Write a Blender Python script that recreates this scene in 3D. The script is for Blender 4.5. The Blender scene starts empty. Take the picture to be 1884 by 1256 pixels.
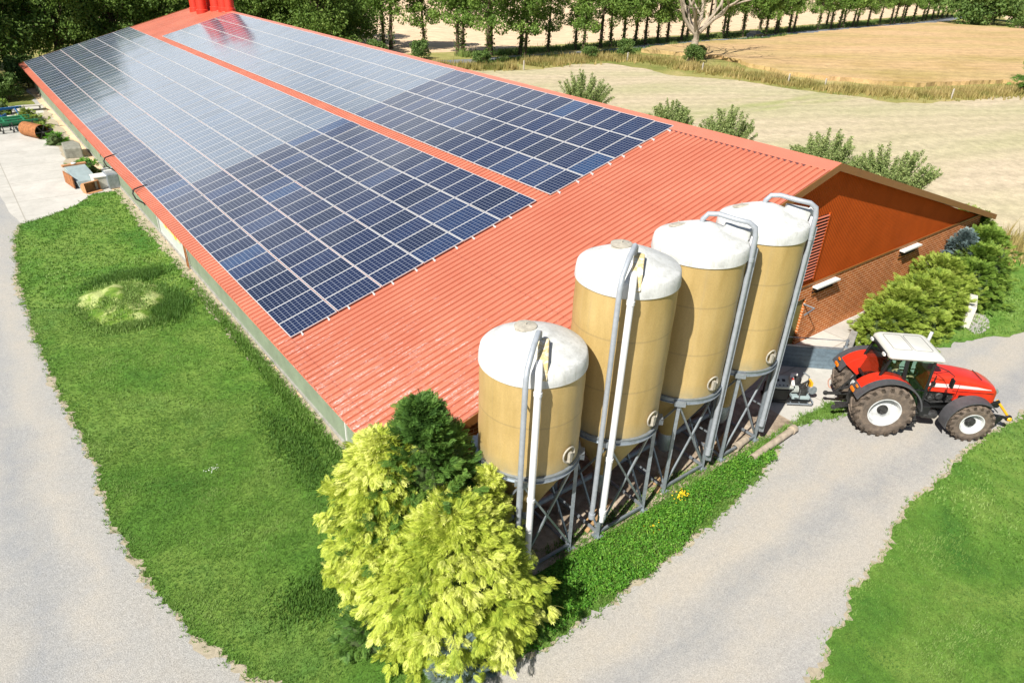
import bpy, math, random
import numpy as np
from mathutils import Vector, Matrix, noise
R = math.radians
PI = math.pi
rnd = random.Random(7)
rng = np.random.default_rng(11)
COL = bpy.context.scene.collection
SC = bpy.context.scene

# ------------------------------------------------------------------ materials
def new_mat(name):
    m = bpy.data.materials.new(name); m.use_nodes = True
    nt = m.node_tree
    return m, nt, nt.nodes['Principled BSDF'], nt.nodes, nt.links

def N(nt, kind, **kw):
    n = nt.nodes.new(kind)
    for k, v in kw.items():
        if k in n.inputs: n.inputs[k].default_value = v
        else: setattr(n, k, v)
    return n

def ramp(nt, src, stops):
    r = nt.nodes.new('ShaderNodeValToRGB')
    el = r.color_ramp.elements
    while len(el) < len(stops): el.new(0.5)
    for e, (p, c) in zip(el, stops):
        e.position = p
        e.color = (c[0], c[1], c[2], 1) if isinstance(c, (tuple, list)) else (c, c, c, 1)
    nt.links.new(src, r.inputs[0])
    return r.outputs[0]

def mixc(nt, fac, a, b, mode='MIX'):
    m = nt.nodes.new('ShaderNodeMix'); m.data_type = 'RGBA'; m.blend_type = mode
    for sock, v in ((m.inputs[0], fac), (m.inputs[6], a), (m.inputs[7], b)):
        if hasattr(v, 'is_linked'): nt.links.new(v, sock)
        elif isinstance(v, (tuple, list)): sock.default_value = (v[0], v[1], v[2], 1)
        else: sock.default_value = v
    return m.outputs[2]

def math_n(nt, op, a, b=0.0, c=None):
    m = nt.nodes.new('ShaderNodeMath'); m.operation = op
    for i, v in enumerate((a, b) if c is None else (a, b, c)):
        if hasattr(v, 'is_linked'): nt.links.new(v, m.inputs[i])
        else: m.inputs[i].default_value = v
    return m.outputs[0]

def coords(nt, kind='Object', scale=(1, 1, 1), rot=(0, 0, 0), loc=(0, 0, 0)):
    tc = nt.nodes.new('ShaderNodeTexCoord'); mp = nt.nodes.new('ShaderNodeMapping')
    mp.inputs['Scale'].default_value = scale; mp.inputs['Rotation'].default_value = rot
    mp.inputs['Location'].default_value = loc
    nt.links.new(tc.outputs[kind], mp.inputs[0])
    return mp.outputs[0]

def noise_n(nt, vec, scale, detail=5, rough=0.6, dist=0.0):
    n = nt.nodes.new('ShaderNodeTexNoise')
    n.inputs['Scale'].default_value = scale; n.inputs['Detail'].default_value = detail
    n.inputs['Roughness'].default_value = rough; n.inputs['Distortion'].default_value = dist
    nt.links.new(vec, n.inputs['Vector'])
    return n.outputs['Fac']

def bump(nt, bs, h, strength=0.3, dist=0.02):
    b = nt.nodes.new('ShaderNodeBump'); b.inputs['Strength'].default_value = strength
    b.inputs['Distance'].default_value = dist
    nt.links.new(h, b.inputs['Height']); nt.links.new(b.outputs[0], bs.inputs['Normal'])

def plain(name, col, rough=0.55, metal=0.0, var=0.18, scale=3.0, bmp=0.0, coat=0.0, fine=None):
    """painted / metal / plastic surface with slight mottling"""
    m, nt, bs, _, L = new_mat(name)
    v = coords(nt)
    n = noise_n(nt, v, scale, 6, 0.65)
    lo = tuple(c * (1 - var) for c in col); hi = tuple(min(1, c * (1 + var)) for c in col)
    c = ramp(nt, n, [(0.3, lo), (0.7, hi)])
    L.new(c, bs.inputs['Base Color'])
    bs.inputs['Roughness'].default_value = rough; bs.inputs['Metallic'].default_value = metal
    bs.inputs['Coat Weight'].default_value = coat
    if bmp: bump(nt, bs, noise_n(nt, v, fine or scale * 8, 4), bmp, 0.01)
    return m

def leafy(name, a, b, c=None, patch=0.6, trans=0.25, rough=0.6):
    """foliage: colour from per-leaf attribute 'v' and soft world-scale patches"""
    m, nt, bs, _, L = new_mat(name)
    at = N(nt, 'ShaderNodeAttribute', attribute_name='v')
    n = noise_n(nt, coords(nt), patch, 3, 0.6)
    f = math_n(nt, 'ADD', math_n(nt, 'MULTIPLY', at.outputs['Fac'], 0.65), math_n(nt, 'MULTIPLY', n, 0.45))
    stops = [(0.15, a), (0.8, b)] if c is None else [(0.12, a), (0.55, b), (0.9, c)]
    col = ramp(nt, f, stops)
    L.new(col, bs.inputs['Base Color']); bs.inputs['Roughness'].default_value = rough
    bs.inputs['Specular IOR Level'].default_value = 0.3
    if trans:
        t = N(nt, 'ShaderNodeBsdfTranslucent'); L.new(col, t.inputs[0])
        mx = N(nt, 'ShaderNodeMixShader'); mx.inputs[0].default_value = trans
        L.new(bs.outputs[0], mx.inputs[1]); L.new(t.outputs[0], mx.inputs[2])
        L.new(mx.outputs[0], nt.nodes['Material Output'].inputs[0])
    return m

M = {}
M['golden'] = leafy('golden_conifer', (0.16, 0.26, 0.02), (0.54, 0.62, 0.08), (0.85, 0.87, 0.28), 1.8, 0.36)
M['darkcon'] = leafy('dark_conifer', (0.035, 0.09, 0.018), (0.10, 0.21, 0.035), (0.20, 0.33, 0.06), 1.6, 0.25)
M['juniper'] = leafy('hedge_green', (0.12, 0.20, 0.025), (0.28, 0.38, 0.05), (0.44, 0.52, 0.11), 0.9, 0.3)
M['thuja2'] = leafy('hedge_dark', (0.07, 0.14, 0.02), (0.17, 0.28, 0.035), (0.30, 0.40, 0.07), 0.9, 0.28)
M['blue'] = leafy('blue_spruce', (0.07, 0.12, 0.12), (0.16, 0.23, 0.23), (0.26, 0.33, 0.32), 1.0, 0.15)
M['leaf'] = leafy('avenue_leaf', (0.07, 0.14, 0.024), (0.18, 0.30, 0.055), (0.34, 0.46, 0.11), 0.35, 0.38)
M['leafdark'] = leafy('wood_leaf', (0.055, 0.105, 0.022), (0.15, 0.25, 0.045), (0.33, 0.45, 0.11), 0.3, 0.38)
M['willow'] = leafy('willow_leaf', (0.13, 0.20, 0.05), (0.28, 0.37, 0.12), (0.46, 0.52, 0.22), 0.9, 0.35)
M['scrub'] = leafy('scrub_leaf', (0.06, 0.11, 0.03), (0.13, 0.22, 0.05), (0.25, 0.32, 0.09), 0.5, 0.3)
M['blade'] = leafy('grass_blade', (0.055, 0.145, 0.022), (0.145, 0.275, 0.045), (0.31, 0.43, 0.125), 0.6, 0.3)
M['weed'] = leafy('weed_leaf', (0.05, 0.17, 0.015), (0.10, 0.28, 0.025), (0.22, 0.42, 0.05), 0.6, 0.3)
M['drygrass'] = leafy('dry_grass', (0.17, 0.20, 0.045), (0.36, 0.30, 0.10), (0.54, 0.42, 0.18), 0.15, 0.3)
M['bark'] = plain('bark', (0.10, 0.07, 0.045), 0.9, 0, 0.35, 4, 0.5)
M['barkpale'] = plain('pale_bark', (0.36, 0.30, 0.23), 0.9, 0, 0.3, 3, 0.5)
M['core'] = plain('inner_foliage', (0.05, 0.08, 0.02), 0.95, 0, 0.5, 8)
M['flower'] = plain('yellow_petals', (0.85, 0.60, 0.02), 0.6)
M['white_flower'] = plain('white_petals', (0.85, 0.85, 0.80), 0.6)

def ground_mat(name, stops, s1, s2, grain=(60, 0.35), streak=None, rough=0.95, bmp=0.5, fine_stops=(0.78, 1.22), speck=None, bands=None, lines=None, slabs=None):
    m, nt, bs, _, L = new_mat(name)
    v = coords(nt)
    a = noise_n(nt, v, s1, 6, 0.62, 0.4)
    if streak:
        a2 = noise_n(nt, coords(nt, scale=streak[0], rot=streak[1]), 1.0, 5, 0.6)
        a = math_n(nt, 'ADD', math_n(nt, 'MULTIPLY', a, 0.45), math_n(nt, 'MULTIPLY', a2, 0.55))
    col = ramp(nt, a, stops)
    b = noise_n(nt, v, s2, 5, 0.7)
    col = mixc(nt, 1.0, col, ramp(nt, b, [(0.3, fine_stops[0]), (0.7, fine_stops[1])]), 'MULTIPLY')
    if slabs:
        bt = nt.nodes.new('ShaderNodeTexBrick'); L.new(v, bt.inputs['Vector']); bt.inputs['Scale'].default_value = 1.0
        bt.inputs['Brick Width'].default_value = slabs; bt.inputs['Row Height'].default_value = slabs * .8; bt.inputs['Mortar Size'].default_value = .03; bt.offset = 0.0
        bt.inputs['Color1'].default_value = (1.04, 1.03, 1.02, 1); bt.inputs['Color2'].default_value = (.93, .93, .92, 1); bt.inputs['Mortar'].default_value = (.74, .72, .68, 1)
        col = mixc(nt, 1.0, col, bt.outputs['Color'], 'MULTIPLY')
        col = mixc(nt, ramp(nt, noise_n(nt, v, .55, 6, .75, .8), [(.56, 0), (.72, .45)]), col, (.30, .28, .24))
    if bands:
        sx = nt.nodes.new('ShaderNodeSeparateXYZ'); L.new(v, sx.inputs[0])
        wob = math_n(nt, 'MULTIPLY', math_n(nt, 'SUBTRACT', noise_n(nt, v, .35, 4, .6), .5), 2.2)
        for pos, wd, bc, st in bands[1]:
            dd = math_n(nt, 'ABSOLUTE', math_n(nt, 'SUBTRACT', math_n(nt, 'ADD', sx.outputs[bands[0]], wob), pos))
            f = math_n(nt, 'MULTIPLY', math_n(nt, 'MAXIMUM', math_n(nt, 'SUBTRACT', 1.0, math_n(nt, 'DIVIDE', dd, wd)), 0.0), st)
            f = math_n(nt, 'MULTIPLY', f, ramp(nt, noise_n(nt, v, 1.6, 5, .7), [(.35, .35), (.65, 1)]))
            col = mixc(nt, f, col, bc)
    if lines:
        vr = coords(nt, rot=(0, 0, R(lines[0]))); sx = nt.nodes.new('ShaderNodeSeparateXYZ'); L.new(vr, sx.inputs[0])
        wob = math_n(nt, 'MULTIPLY', noise_n(nt, v, .03, 3, .5), lines[3])
        sn = math_n(nt, 'SINE', math_n(nt, 'MULTIPLY', math_n(nt, 'ADD', sx.outputs['Y'], wob), 2 * PI / lines[1]))
        col = mixc(nt, 1.0, col, ramp(nt, math_n(nt, 'ADD', math_n(nt, 'MULTIPLY', sn, .5), .5), [(0.1, 1 - lines[2]), (0.9, 1 + lines[2] * .6)]), 'MULTIPLY')
        sn = math_n(nt, 'SINE', math_n(nt, 'MULTIPLY', math_n(nt, 'ADD', sx.outputs['Y'], wob), 2 * PI / (lines[1] * 5.3)))
        col = mixc(nt, 1.0, col, ramp(nt, math_n(nt, 'ADD', math_n(nt, 'MULTIPLY', sn, .5), .5), [(0.0, (1 - lines[2] * 1.2, 1 - lines[2] * .4, 1 - lines[2] * 1.6)), (0.7, 1.0)]), 'MULTIPLY')
    g = noise_n(nt, v, grain[0], 3, 0.8)
    col = mixc(nt, 1.0, col, ramp(nt, g, [(0.25, 1 - grain[1]), (0.75, 1 + grain[1])]), 'MULTIPLY')
    if speck:
        w = nt.nodes.new('ShaderNodeTexVoronoi'); w.inputs['Scale'].default_value = speck[0]
        L.new(v, w.inputs['Vector'])
        f = math_n(nt, 'LESS_THAN', w.outputs['Distance'], speck[1])
        col = mixc(nt, f, col, speck[2])
    L.new(col, bs.inputs['Base Color'])
    bs.inputs['Roughness'].default_value = rough; bs.inputs['Specular IOR Level'].default_value = 0.2
    bump(nt, bs, g, bmp, 0.03)
    return m

M['straw'] = ground_mat('pale_straw', [(0.34, (0.33, 0.34, 0.14)), (0.42, (0.45, 0.39, 0.25)), (0.60, (0.52, 0.43, 0.305)), (0.75, (0.44, 0.395, 0.25))], 0.03, 1.2, (6, 0.16), (((0.012, 0.16, 1)), (0, 0, R(-22))), lines=(24, 2.6, .06, 14))
M['farstraw'] = ground_mat('far_straw', [(0.3, (0.62, 0.45, 0.29)), (0.7, (0.70, 0.52, 0.35))], 0.02, 0.4, (3, 0.08), (((0.01, 0.1, 1)), (0, 0, R(-10))))
M['wheat'] = ground_mat('ripe_crop', [(0.32, (0.38, 0.27, 0.10)), (0.45, (0.49, 0.335, 0.165)), (0.62, (0.56, 0.375, 0.205)), (0.8, (0.38, 0.275, 0.135))], 0.05, 0.9, (5, 0.2), (((0.03, 0.12, 1)), (0, 0, R(-30))), lines=(30, 3.4, .07, 18))
M['lawn'] = ground_mat('lawn', [(0.30, (0.065, 0.175, 0.026)), (0.44, (0.115, 0.240, 0.034)), (0.56, (0.185, 0.295, 0.055)), (0.72, (0.080, 0.200, 0.040))], 0.30, 3.0, (45, 0.5), bmp=1.0)
M['verge'] = ground_mat('verge_grass', [(0.3, (0.12, 0.16, 0.03)), (0.5, (0.30, 0.28, 0.09)), (0.7, (0.46, 0.37, 0.17))], 0.1, 2.0, (20, 0.4), bmp=1.0)
M['soil'] = ground_mat('worn_soil', [(0.3, (0.38, 0.33, 0.24)), (0.7, (0.46, 0.40, 0.30))], 0.8, 6, (70, 0.3))
M['gravel'] = ground_mat('gravel', [(0.30, (0.33, 0.335, 0.34)), (0.5, (0.385, 0.375, 0.355)), (0.68, (0.41, 0.38, 0.335))], 0.5, 9, (34, 0.44),
                         (((0.5, 0.10, 1)), (0, 0, R(20))), bmp=0.6, fine_stops=(0.86, 1.14), speck=(9, 0.07, (0.55, 0.54, 0.52)), bands=('X', [(-6.9, .7, (.47, .43, .37), .7), (-8.0, .8, (.29, .30, .315), .75), (-9.2, .8, (.45, .42, .365), .6), (-10.6, .9, (.30, .31, .325), .6)]))
M['path'] = ground_mat('compacted_gravel', [(0.33, (0.355, 0.35, 0.345)), (0.5, (0.41, 0.39, 0.36)), (0.68, (0.44, 0.405, 0.355))], 0.5, 9, (34, 0.34),
                       (((0.10, 0.75, 1)), (0, 0, R(8))), bmp=0.5, fine_stops=(0.88, 1.12), speck=(9, 0.06, (0.5, 0.49, 0.47)), bands=('Y', [(-12.45, .75, (.46, .415, .35), .8), (-13.4, .7, (.29, .295, .30), .75), (-14.4, .6, (.45, .41, .35), .7), (-11.5, .5, (.33, .335, .34), .5)]))
M['concrete'] = ground_mat('concrete', [(0.3, (0.46, 0.445, 0.41)), (0.7, (0.57, 0.55, 0.51))], 0.5, 3, (50, 0.10), bmp=0.15, fine_stops=(0.92, 1.06), slabs=5.0)
M['dirtconc'] = ground_mat('stained_concrete', [(0.33, (0.13, 0.095, 0.07)), (0.5, (0.34, 0.27, 0.20)), (0.65, (0.48, 0.40, 0.31))], 0.9, 5, (50, 0.2), bmp=0.3)
M['tarmac'] = ground_mat('lane_tarmac', [(0.3, (0.15, 0.16, 0.18)), (0.7, (0.22, 0.23, 0.26))], 0.4, 2, (20, 0.15))
M['conc_wall'] = plain('cast_concrete', (0.60, 0.57, 0.50), 0.9, 0, 0.15, 2.5, 0.3)
M['conc_grey'] = plain('weathered_concrete', (0.30, 0.29, 0.265), 0.9, 0, 0.3, 3, 0.4)
M['stone'] = plain('grey_stone', (0.24, 0.24, 0.20), 0.9, 0, 0.3, 5, 0.6)
M['clip'] = ground_mat('grass_clippings', [(0.36, (0.09, 0.19, 0.02)), (0.46, (0.17, 0.27, 0.04)), (0.53, (0.40, 0.46, 0.16)), (0.62, (0.44, 0.50, 0.20)), (0.74, (0.13, 0.21, 0.03))], 0.9, 5, (60, 0.3), bmp=0.8)

# roof sheeting: red coating, chalky lichen streaks along the lower near corner
def roof_mat():
    m, nt, bs, _, L = new_mat('red_roof_coating')
    v = coords(nt)
    n = noise_n(nt, v, 0.5, 5, 0.6)
    col = ramp(nt, n, [(0.3, (0.49, 0.140, 0.082)), (0.7, (0.57, 0.182, 0.110))])
    g = noise_n(nt, coords(nt, scale=(0.5, 8, 1)), 1.2, 6, 0.7)
    col = mixc(nt, 1.0, col, ramp(nt, g, [(0.3, 0.90), (0.7, 1.10)]), 'MULTIPLY')
    sep = nt.nodes.new('ShaderNodeSeparateXYZ'); L.new(v, sep.inputs[0])
    near = math_n(nt, 'MULTIPLY', math_n(nt, 'SUBTRACT', 6.5, math_n(nt, 'ADD', sep.outputs['X'], math_n(nt, 'MULTIPLY', sep.outputs['Y'], 0.75))), 0.11)
    near = math_n(nt, 'MINIMUM', math_n(nt, 'MAXIMUM', near, 0.0), 1.0)
    st = noise_n(nt, coords(nt, scale=(1.0, 9, 1)), 1.3, 7, 0.75)
    st = math_n(nt, 'SUBTRACT', math_n(nt, 'ADD', st, math_n(nt, 'MULTIPLY', near, 0.17)), 0.67)
    st = math_n(nt, 'MINIMUM', math_n(nt, 'MAXIMUM', math_n(nt, 'MULTIPLY', st, 9.0), 0.0), 0.85)
    sx = noise_n(nt, v, 14, 4, 0.8)
    st = math_n(nt, 'MULTIPLY', st, ramp(nt, sx, [(0.42, 0), (0.62, 1)]))
    col = mixc(nt, st, col, (0.72, 0.60, 0.58))
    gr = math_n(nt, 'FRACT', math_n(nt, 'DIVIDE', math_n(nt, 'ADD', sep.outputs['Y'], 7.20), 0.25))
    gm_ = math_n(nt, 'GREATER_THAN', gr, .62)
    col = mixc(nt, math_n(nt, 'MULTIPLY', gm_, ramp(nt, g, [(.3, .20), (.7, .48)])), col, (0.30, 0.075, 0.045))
    fx = math_n(nt, 'FRACT', math_n(nt, 'DIVIDE', sep.outputs['X'], 5.9))
    col = mixc(nt, math_n(nt, 'MULTIPLY', math_n(nt, 'LESS_THAN', fx, .007), .35), col, (0.25, 0.07, 0.05))
    fy = math_n(nt, 'FLOOR', math_n(nt, 'DIVIDE', sep.outputs['Y'], 1.0)); wn = nt.nodes.new('ShaderNodeTexWhiteNoise'); wn.noise_dimensions = '1D'; L.new(fy, wn.inputs['W'])
    col = mixc(nt, 1.0, col, ramp(nt, wn.outputs['Value'], [(0, .93), (1, 1.05)]), 'MULTIPLY')
    L.new(col, bs.inputs['Base Color'])
    bs.inputs['Roughness'].default_value = 0.5
    return m
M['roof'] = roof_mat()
M['ridge'] = plain('ridge_flashing', (0.56, 0.17, 0.11), 0.42, 0, 0.06, 1.2)
M['closure'] = plain('dark_profile_filler', (0.10, 0.04, 0.045), 0.7)
M['fascia'] = plain('brown_flashing', (0.25, 0.095, 0.025), 0.4, 0, 0.1, 2)
M['stack'] = plain('red_stack_paint', (0.62, 0.045, 0.025), 0.4, 0, 0.15, 1)

def corr_mat(name, col, pitch, axis, depth=0.5, rough=0.45, var=0.12, spec=0.5):
    """small corrugations as bump"""
    m, nt, bs, _, L = new_mat(name)
    v = coords(nt); sep = nt.nodes.new('ShaderNodeSeparateXYZ'); L.new(v, sep.inputs[0])
    s = math_n(nt, 'SINE', math_n(nt, 'MULTIPLY', sep.outputs[axis], 2 * PI / pitch))
    n = noise_n(nt, v, 1.2, 5, 0.65)
    c = ramp(nt, n, [(0.3, tuple(x * (1 - var) for x in col)), (0.7, tuple(x * (1 + var) for x in col))])
    L.new(c, bs.inputs['Base Color']); bs.inputs['Roughness'].default_value = rough; bs.inputs['Specular IOR Level'].default_value = spec
    bump(nt, bs, s, depth, 0.02)
    return m
M['clad'] = corr_mat('rust_red_cladding', (0.46, 0.080, 0.010), 0.12, 'X', 0.4, 0.8, 0.10, 0.08)
M['netting'] = corr_mat('grey_green_sheeting', (0.22, 0.27, 0.185), 0.10, 'Y', 0.5, 0.7, 0.18)
M['sheet_pale'] = corr_mat('pale_sheeting', (0.50, 0.54, 0.50), 0.2, 'Y', 0.2, 0.6, 0.08)

def brick_mat():
    m, nt, bs, _, L = new_mat('orange_brick')
    tc = nt.nodes.new('ShaderNodeTexCoord'); sep = nt.nodes.new('ShaderNodeSeparateXYZ'); cb = nt.nodes.new('ShaderNodeCombineXYZ')
    L.new(tc.outputs['Object'], sep.inputs[0]); L.new(sep.outputs['X'], cb.inputs[0]); L.new(sep.outputs['Z'], cb.inputs[1])
    b = nt.nodes.new('ShaderNodeTexBrick'); L.new(cb.outputs[0], b.inputs['Vector'])
    b.inputs['Scale'].default_value = 1.0; b.inputs['Brick Width'].default_value = 0.42; b.inputs['Row Height'].default_value = 0.125
    b.inputs['Mortar Size'].default_value = 0.014; b.inputs['Bias'].default_value = 0.0
    b.inputs['Color1'].default_value = (0.60, 0.18, 0.045, 1); b.inputs['Color2'].default_value = (0.48, 0.13, 0.03, 1)
    b.inputs['Mortar'].default_value = (0.85, 0.52, 0.30, 1)
    n = noise_n(nt, tc.outputs['Object'], 1.1, 5, 0.65)
    col = mixc(nt, 1.0, b.outputs['Color'], ramp(nt, n, [(0.3, 0.8), (0.7, 1.15)]), 'MULTIPLY')
    L.new(col, bs.inputs['Base Color']); bs.inputs['Roughness'].default_value = 0.9; bs.inputs['Specular IOR Level'].default_value = 0.1
    return m
M['brick'] = brick_mat()

# solar cells: UV counts cells; attribute 'v' = tint of the module, 'k' = module make
def panel_mat():
    m, nt, bs, _, L = new_mat('solar_cells')
    uv = nt.nodes.new('ShaderNodeUVMap'); uv.uv_map = 'UVMap'
    sep = nt.nodes.new('ShaderNodeSeparateXYZ'); L.new(uv.outputs[0], sep.inputs[0])
    def line(s, w):
        f = math_n(nt, 'FRACT', s); d = math_n(nt, 'MINIMUM', f, math_n(nt, 'SUBTRACT', 1.0, f))
        return math_n(nt, 'LESS_THAN', d, w)
    li = math_n(nt, 'MAXIMUM', line(sep.outputs['X'], 0.055), line(sep.outputs['Y'], 0.045))
    at = N(nt, 'ShaderNodeAttribute', attribute_name='v'); k = N(nt, 'ShaderNodeAttribute', attribute_name='k')
    fl = nt.nodes.new('ShaderNodeVectorMath'); fl.operation = 'FLOOR'; L.new(uv.outputs[0], fl.inputs[0])
    wn = nt.nodes.new('ShaderNodeTexWhiteNoise'); wn.noise_dimensions = '2D'; L.new(fl.outputs[0], wn.inputs['Vector'])
    cell = math_n(nt, 'ADD', at.outputs['Fac'], math_n(nt, 'MULTIPLY', wn.outputs['Value'], 0.18))
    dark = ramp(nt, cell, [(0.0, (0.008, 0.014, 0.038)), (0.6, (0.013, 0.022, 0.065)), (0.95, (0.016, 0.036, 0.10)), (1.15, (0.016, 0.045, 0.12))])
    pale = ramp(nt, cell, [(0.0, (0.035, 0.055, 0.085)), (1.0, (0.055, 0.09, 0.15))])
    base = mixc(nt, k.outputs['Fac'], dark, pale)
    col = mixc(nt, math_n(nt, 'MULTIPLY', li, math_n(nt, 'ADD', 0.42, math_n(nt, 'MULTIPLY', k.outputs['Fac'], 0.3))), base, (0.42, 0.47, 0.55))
    L.new(col, bs.inputs['Base Color'])
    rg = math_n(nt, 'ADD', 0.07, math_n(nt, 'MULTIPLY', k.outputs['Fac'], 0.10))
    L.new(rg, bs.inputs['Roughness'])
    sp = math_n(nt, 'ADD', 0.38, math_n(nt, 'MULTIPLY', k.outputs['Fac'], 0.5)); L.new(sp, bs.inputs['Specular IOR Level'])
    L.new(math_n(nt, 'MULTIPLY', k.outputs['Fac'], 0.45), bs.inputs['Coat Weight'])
    bs.inputs['Coat Roughness'].default_value = 0.12
    return m
M['cells'] = panel_mat()
M['alu'] = plain('aluminium_frame', (0.72, 0.72, 0.72), 0.4, 0.35, 0.06, 2)

def silo_mat():
    m, nt, bs, _, L = new_mat('ochre_fibreglass')
    v = coords(nt)
    a = noise_n(nt, coords(nt, scale=(1, 1, 0.18)), 1.6, 6, 0.65)
    col = ramp(nt, a, [(0.3, (0.36, 0.25, 0.085)), (0.55, (0.47, 0.335, 0.135)), (0.75, (0.54, 0.40, 0.18))])
    g = noise_n(nt, v, 30, 4, 0.8)
    col = mixc(nt, 1.0, col, ramp(nt, g, [(0.3, 0.88), (0.7, 1.1)]), 'MULTIPLY')
    sep = nt.nodes.new('ShaderNodeSeparateXYZ'); L.new(v, sep.inputs[0])
    # dirt band above the steel ring
    low = math_n(nt, 'SUBTRACT', 1.0, math_n(nt, 'MULTIPLY', math_n(nt, 'ABSOLUTE', math_n(nt, 'SUBTRACT', sep.outputs['Z'], 3.2)), 2.2))
    low = math_n(nt, 'MULTIPLY', math_n(nt, 'MAXIMUM', low, 0.0), ramp(nt, noise_n(nt, v, 2.5, 5, 0.7), [(0.3, 0.15), (0.65, 0.8)]))
    col = mixc(nt, low, col, (0.26, 0.25, 0.17))
    st = noise_n(nt, coords(nt, scale=(3.5, 3.5, 0.12)), 1.4, 6, 0.7)
    col = mixc(nt, ramp(nt, st, [(0.55, 0), (0.75, 0.55)]), col, (0.38, 0.30, 0.17))
    for zs in (4.55, 5.9):
        ln = math_n(nt, 'LESS_THAN', math_n(nt, 'ABSOLUTE', math_n(nt, 'SUBTRACT', math_n(nt, 'ADD', sep.outputs['Z'], math_n(nt, 'MULTIPLY', g, .05)), zs)), .02)
        col = mixc(nt, math_n(nt, 'MULTIPLY', ln, .35), col, (0.22, 0.17, 0.09))
    L.new(col, bs.inputs['Base Color']); bs.inputs['Roughness'].default_value = 0.45
    return m
M['silo'] = silo_mat()
def cap_mat():
    m, nt, bs, _, L = new_mat('white_silo_cap')
    v = coords(nt)
    a = noise_n(nt, v, 1.8, 7, 0.7, 0.6)
    col = ramp(nt, a, [(0.3, (0.42, 0.43, 0.42)), (0.5, (0.60, 0.61, 0.60)), (0.7, (0.72, 0.72, 0.71))])
    st = noise_n(nt, coords(nt, scale=(5, 5, 0.8)), 2.0, 7, 0.8)
    col = mixc(nt, ramp(nt, st, [(0.50, 0), (0.68, 0.65)]), col, (0.36, 0.36, 0.31))
    sp = noise_n(nt, v, 22, 3, 0.7)
    col = mixc(nt, ramp(nt, sp, [(0.66, 0), (0.72, 0.5)]), col, (0.38, 0.38, 0.33))
    L.new(col, bs.inputs['Base Color']); bs.inputs['Roughness'].default_value = 0.6
    return m
M['cap'] = cap_mat()
M['galv'] = plain('galvanised_steel', (0.32, 0.36, 0.40), 0.42, 0.55, 0.22, 9)
M['greypipe'] = plain('grey_pipe', (0.36, 0.39, 0.43), 0.45, 0.2, 0.12, 8)
M['whitepipe'] = plain('white_pipe', (0.74, 0.74, 0.76), 0.4, 0, 0.06, 6)
M['hatch'] = plain('grey_hatch', (0.40, 0.37, 0.31), 0.7, 0, 0.3, 8)
M['lichen'] = ground_mat('lichen_crust', [(0.35, (0.70, 0.66, 0.58)), (0.5, (0.55, 0.42, 0.18)), (0.65, (0.78, 0.76, 0.70))], 5, 12, (40, 0.2))
M['red'] = plain('tractor_red', (0.68, 0.034, 0.014), 0.36, 0, 0.14, 3, 0, 0.35)
M['tgrey'] = plain('dark_grey_plastic', (0.075, 0.075, 0.082), 0.5, 0, 0.2, 6)
M['black'] = plain('black_metal', (0.012, 0.013, 0.014), 0.45, 0, 0.3, 6)
M['engine'] = plain('oily_metal', (0.06, 0.06, 0.06), 0.5, 0.5, 0.6, 14, 0.4)
M['roofgrey'] = plain('cab_roof_grey', (0.62, 0.62, 0.57), 0.45, 0, 0.05, 2)
M['stripe'] = plain('pink_white_stripe', (0.82, 0.62, 0.60), 0.35, 0, 0.02)
M['orange'] = plain('orange_lens', (0.9, 0.22, 0.01), 0.3, 0, 0.05)
M['yellowp'] = plain('yellow_paint', (0.85, 0.42, 0.02), 0.4, 0, 0.1)
M['rimw'] = plain('white_rim', (0.56, 0.57, 0.57), 0.45, 0.0, 0.28, 5)
def tyre_mat():
    m, nt, bs, _, L = new_mat('muddy_tyre')
    v = coords(nt)
    a = noise_n(nt, v, 5, 6, 0.7)
    col = ramp(nt, a, [(0.3, (0.075, 0.062, 0.05)), (0.5, (0.13, 0.10, 0.078)), (0.7, (0.22, 0.17, 0.125))])
    L.new(col, bs.inputs['Base Color']); bs.inputs['Roughness'].default_value = 0.9
    bump(nt, bs, noise_n(nt, v, 40, 4), 0.3, 0.01)
    return m
M['tyre'] = tyre_mat()
M['skin'] = plain('skin', (0.55, 0.32, 0.19), 0.6, 0, 0.05)
M['hair'] = plain('dark_hair', (0.02, 0.015, 0.012), 0.6, 0, 0.3, 30)
M['shirt'] = plain('dark_shirt', (0.03, 0.035, 0.06), 0.8, 0, 0.2)
M['trouser'] = plain('green_trousers', (0.10, 0.14, 0.10), 0.85, 0, 0.2)
M['seat'] = plain('seat_cloth', (0.05, 0.05, 0.055), 0.8)
M['rust'] = plain('rusty_steel', (0.33, 0.13, 0.045), 0.85, 0.1, 0.45, 6, 0.4)
M['rustgold'] = plain('rusty_orange', (0.48, 0.24, 0.11), 0.8, 0.0, 0.3, 6, 0.3)
M['green'] = plain('green_implement_paint', (0.025, 0.20, 0.09), 0.45, 0, 0.25, 4)
M['bluep'] = plain('blue_implement_paint', (0.03, 0.16, 0.42), 0.45, 0, 0.2, 4)
M['tankgrey'] = plain('blue_grey_sheet', (0.34, 0.42, 0.43), 0.45, 0.1, 0.15, 3)
M['white'] = plain('white_paint', (0.76, 0.75, 0.71), 0.5, 0, 0.06)
M['gatem'] = plain('blue_grey_planks', (0.13, 0.18, 0.22), 0.6, 0, 0.25, 6, 0.3)
M['boxgrey'] = plain('light_grey_panel', (0.42, 0.45, 0.42), 0.5, 0, 0.06)
M['rubber'] = plain('black_rubber', (0.02, 0.02, 0.022), 0.7)
M['hose'] = plain('faded_red_hose', (0.50, 0.26, 0.18), 0.7)
M['clay'] = plain('weathered_clay_pipe', (0.40, 0.33, 0.25), 0.85, 0, 0.3, 5, 0.3)
M['wood'] = plain('weathered_wood', (0.42, 0.26, 0.12), 0.85, 0, 0.35, 6, 0.3)
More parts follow.
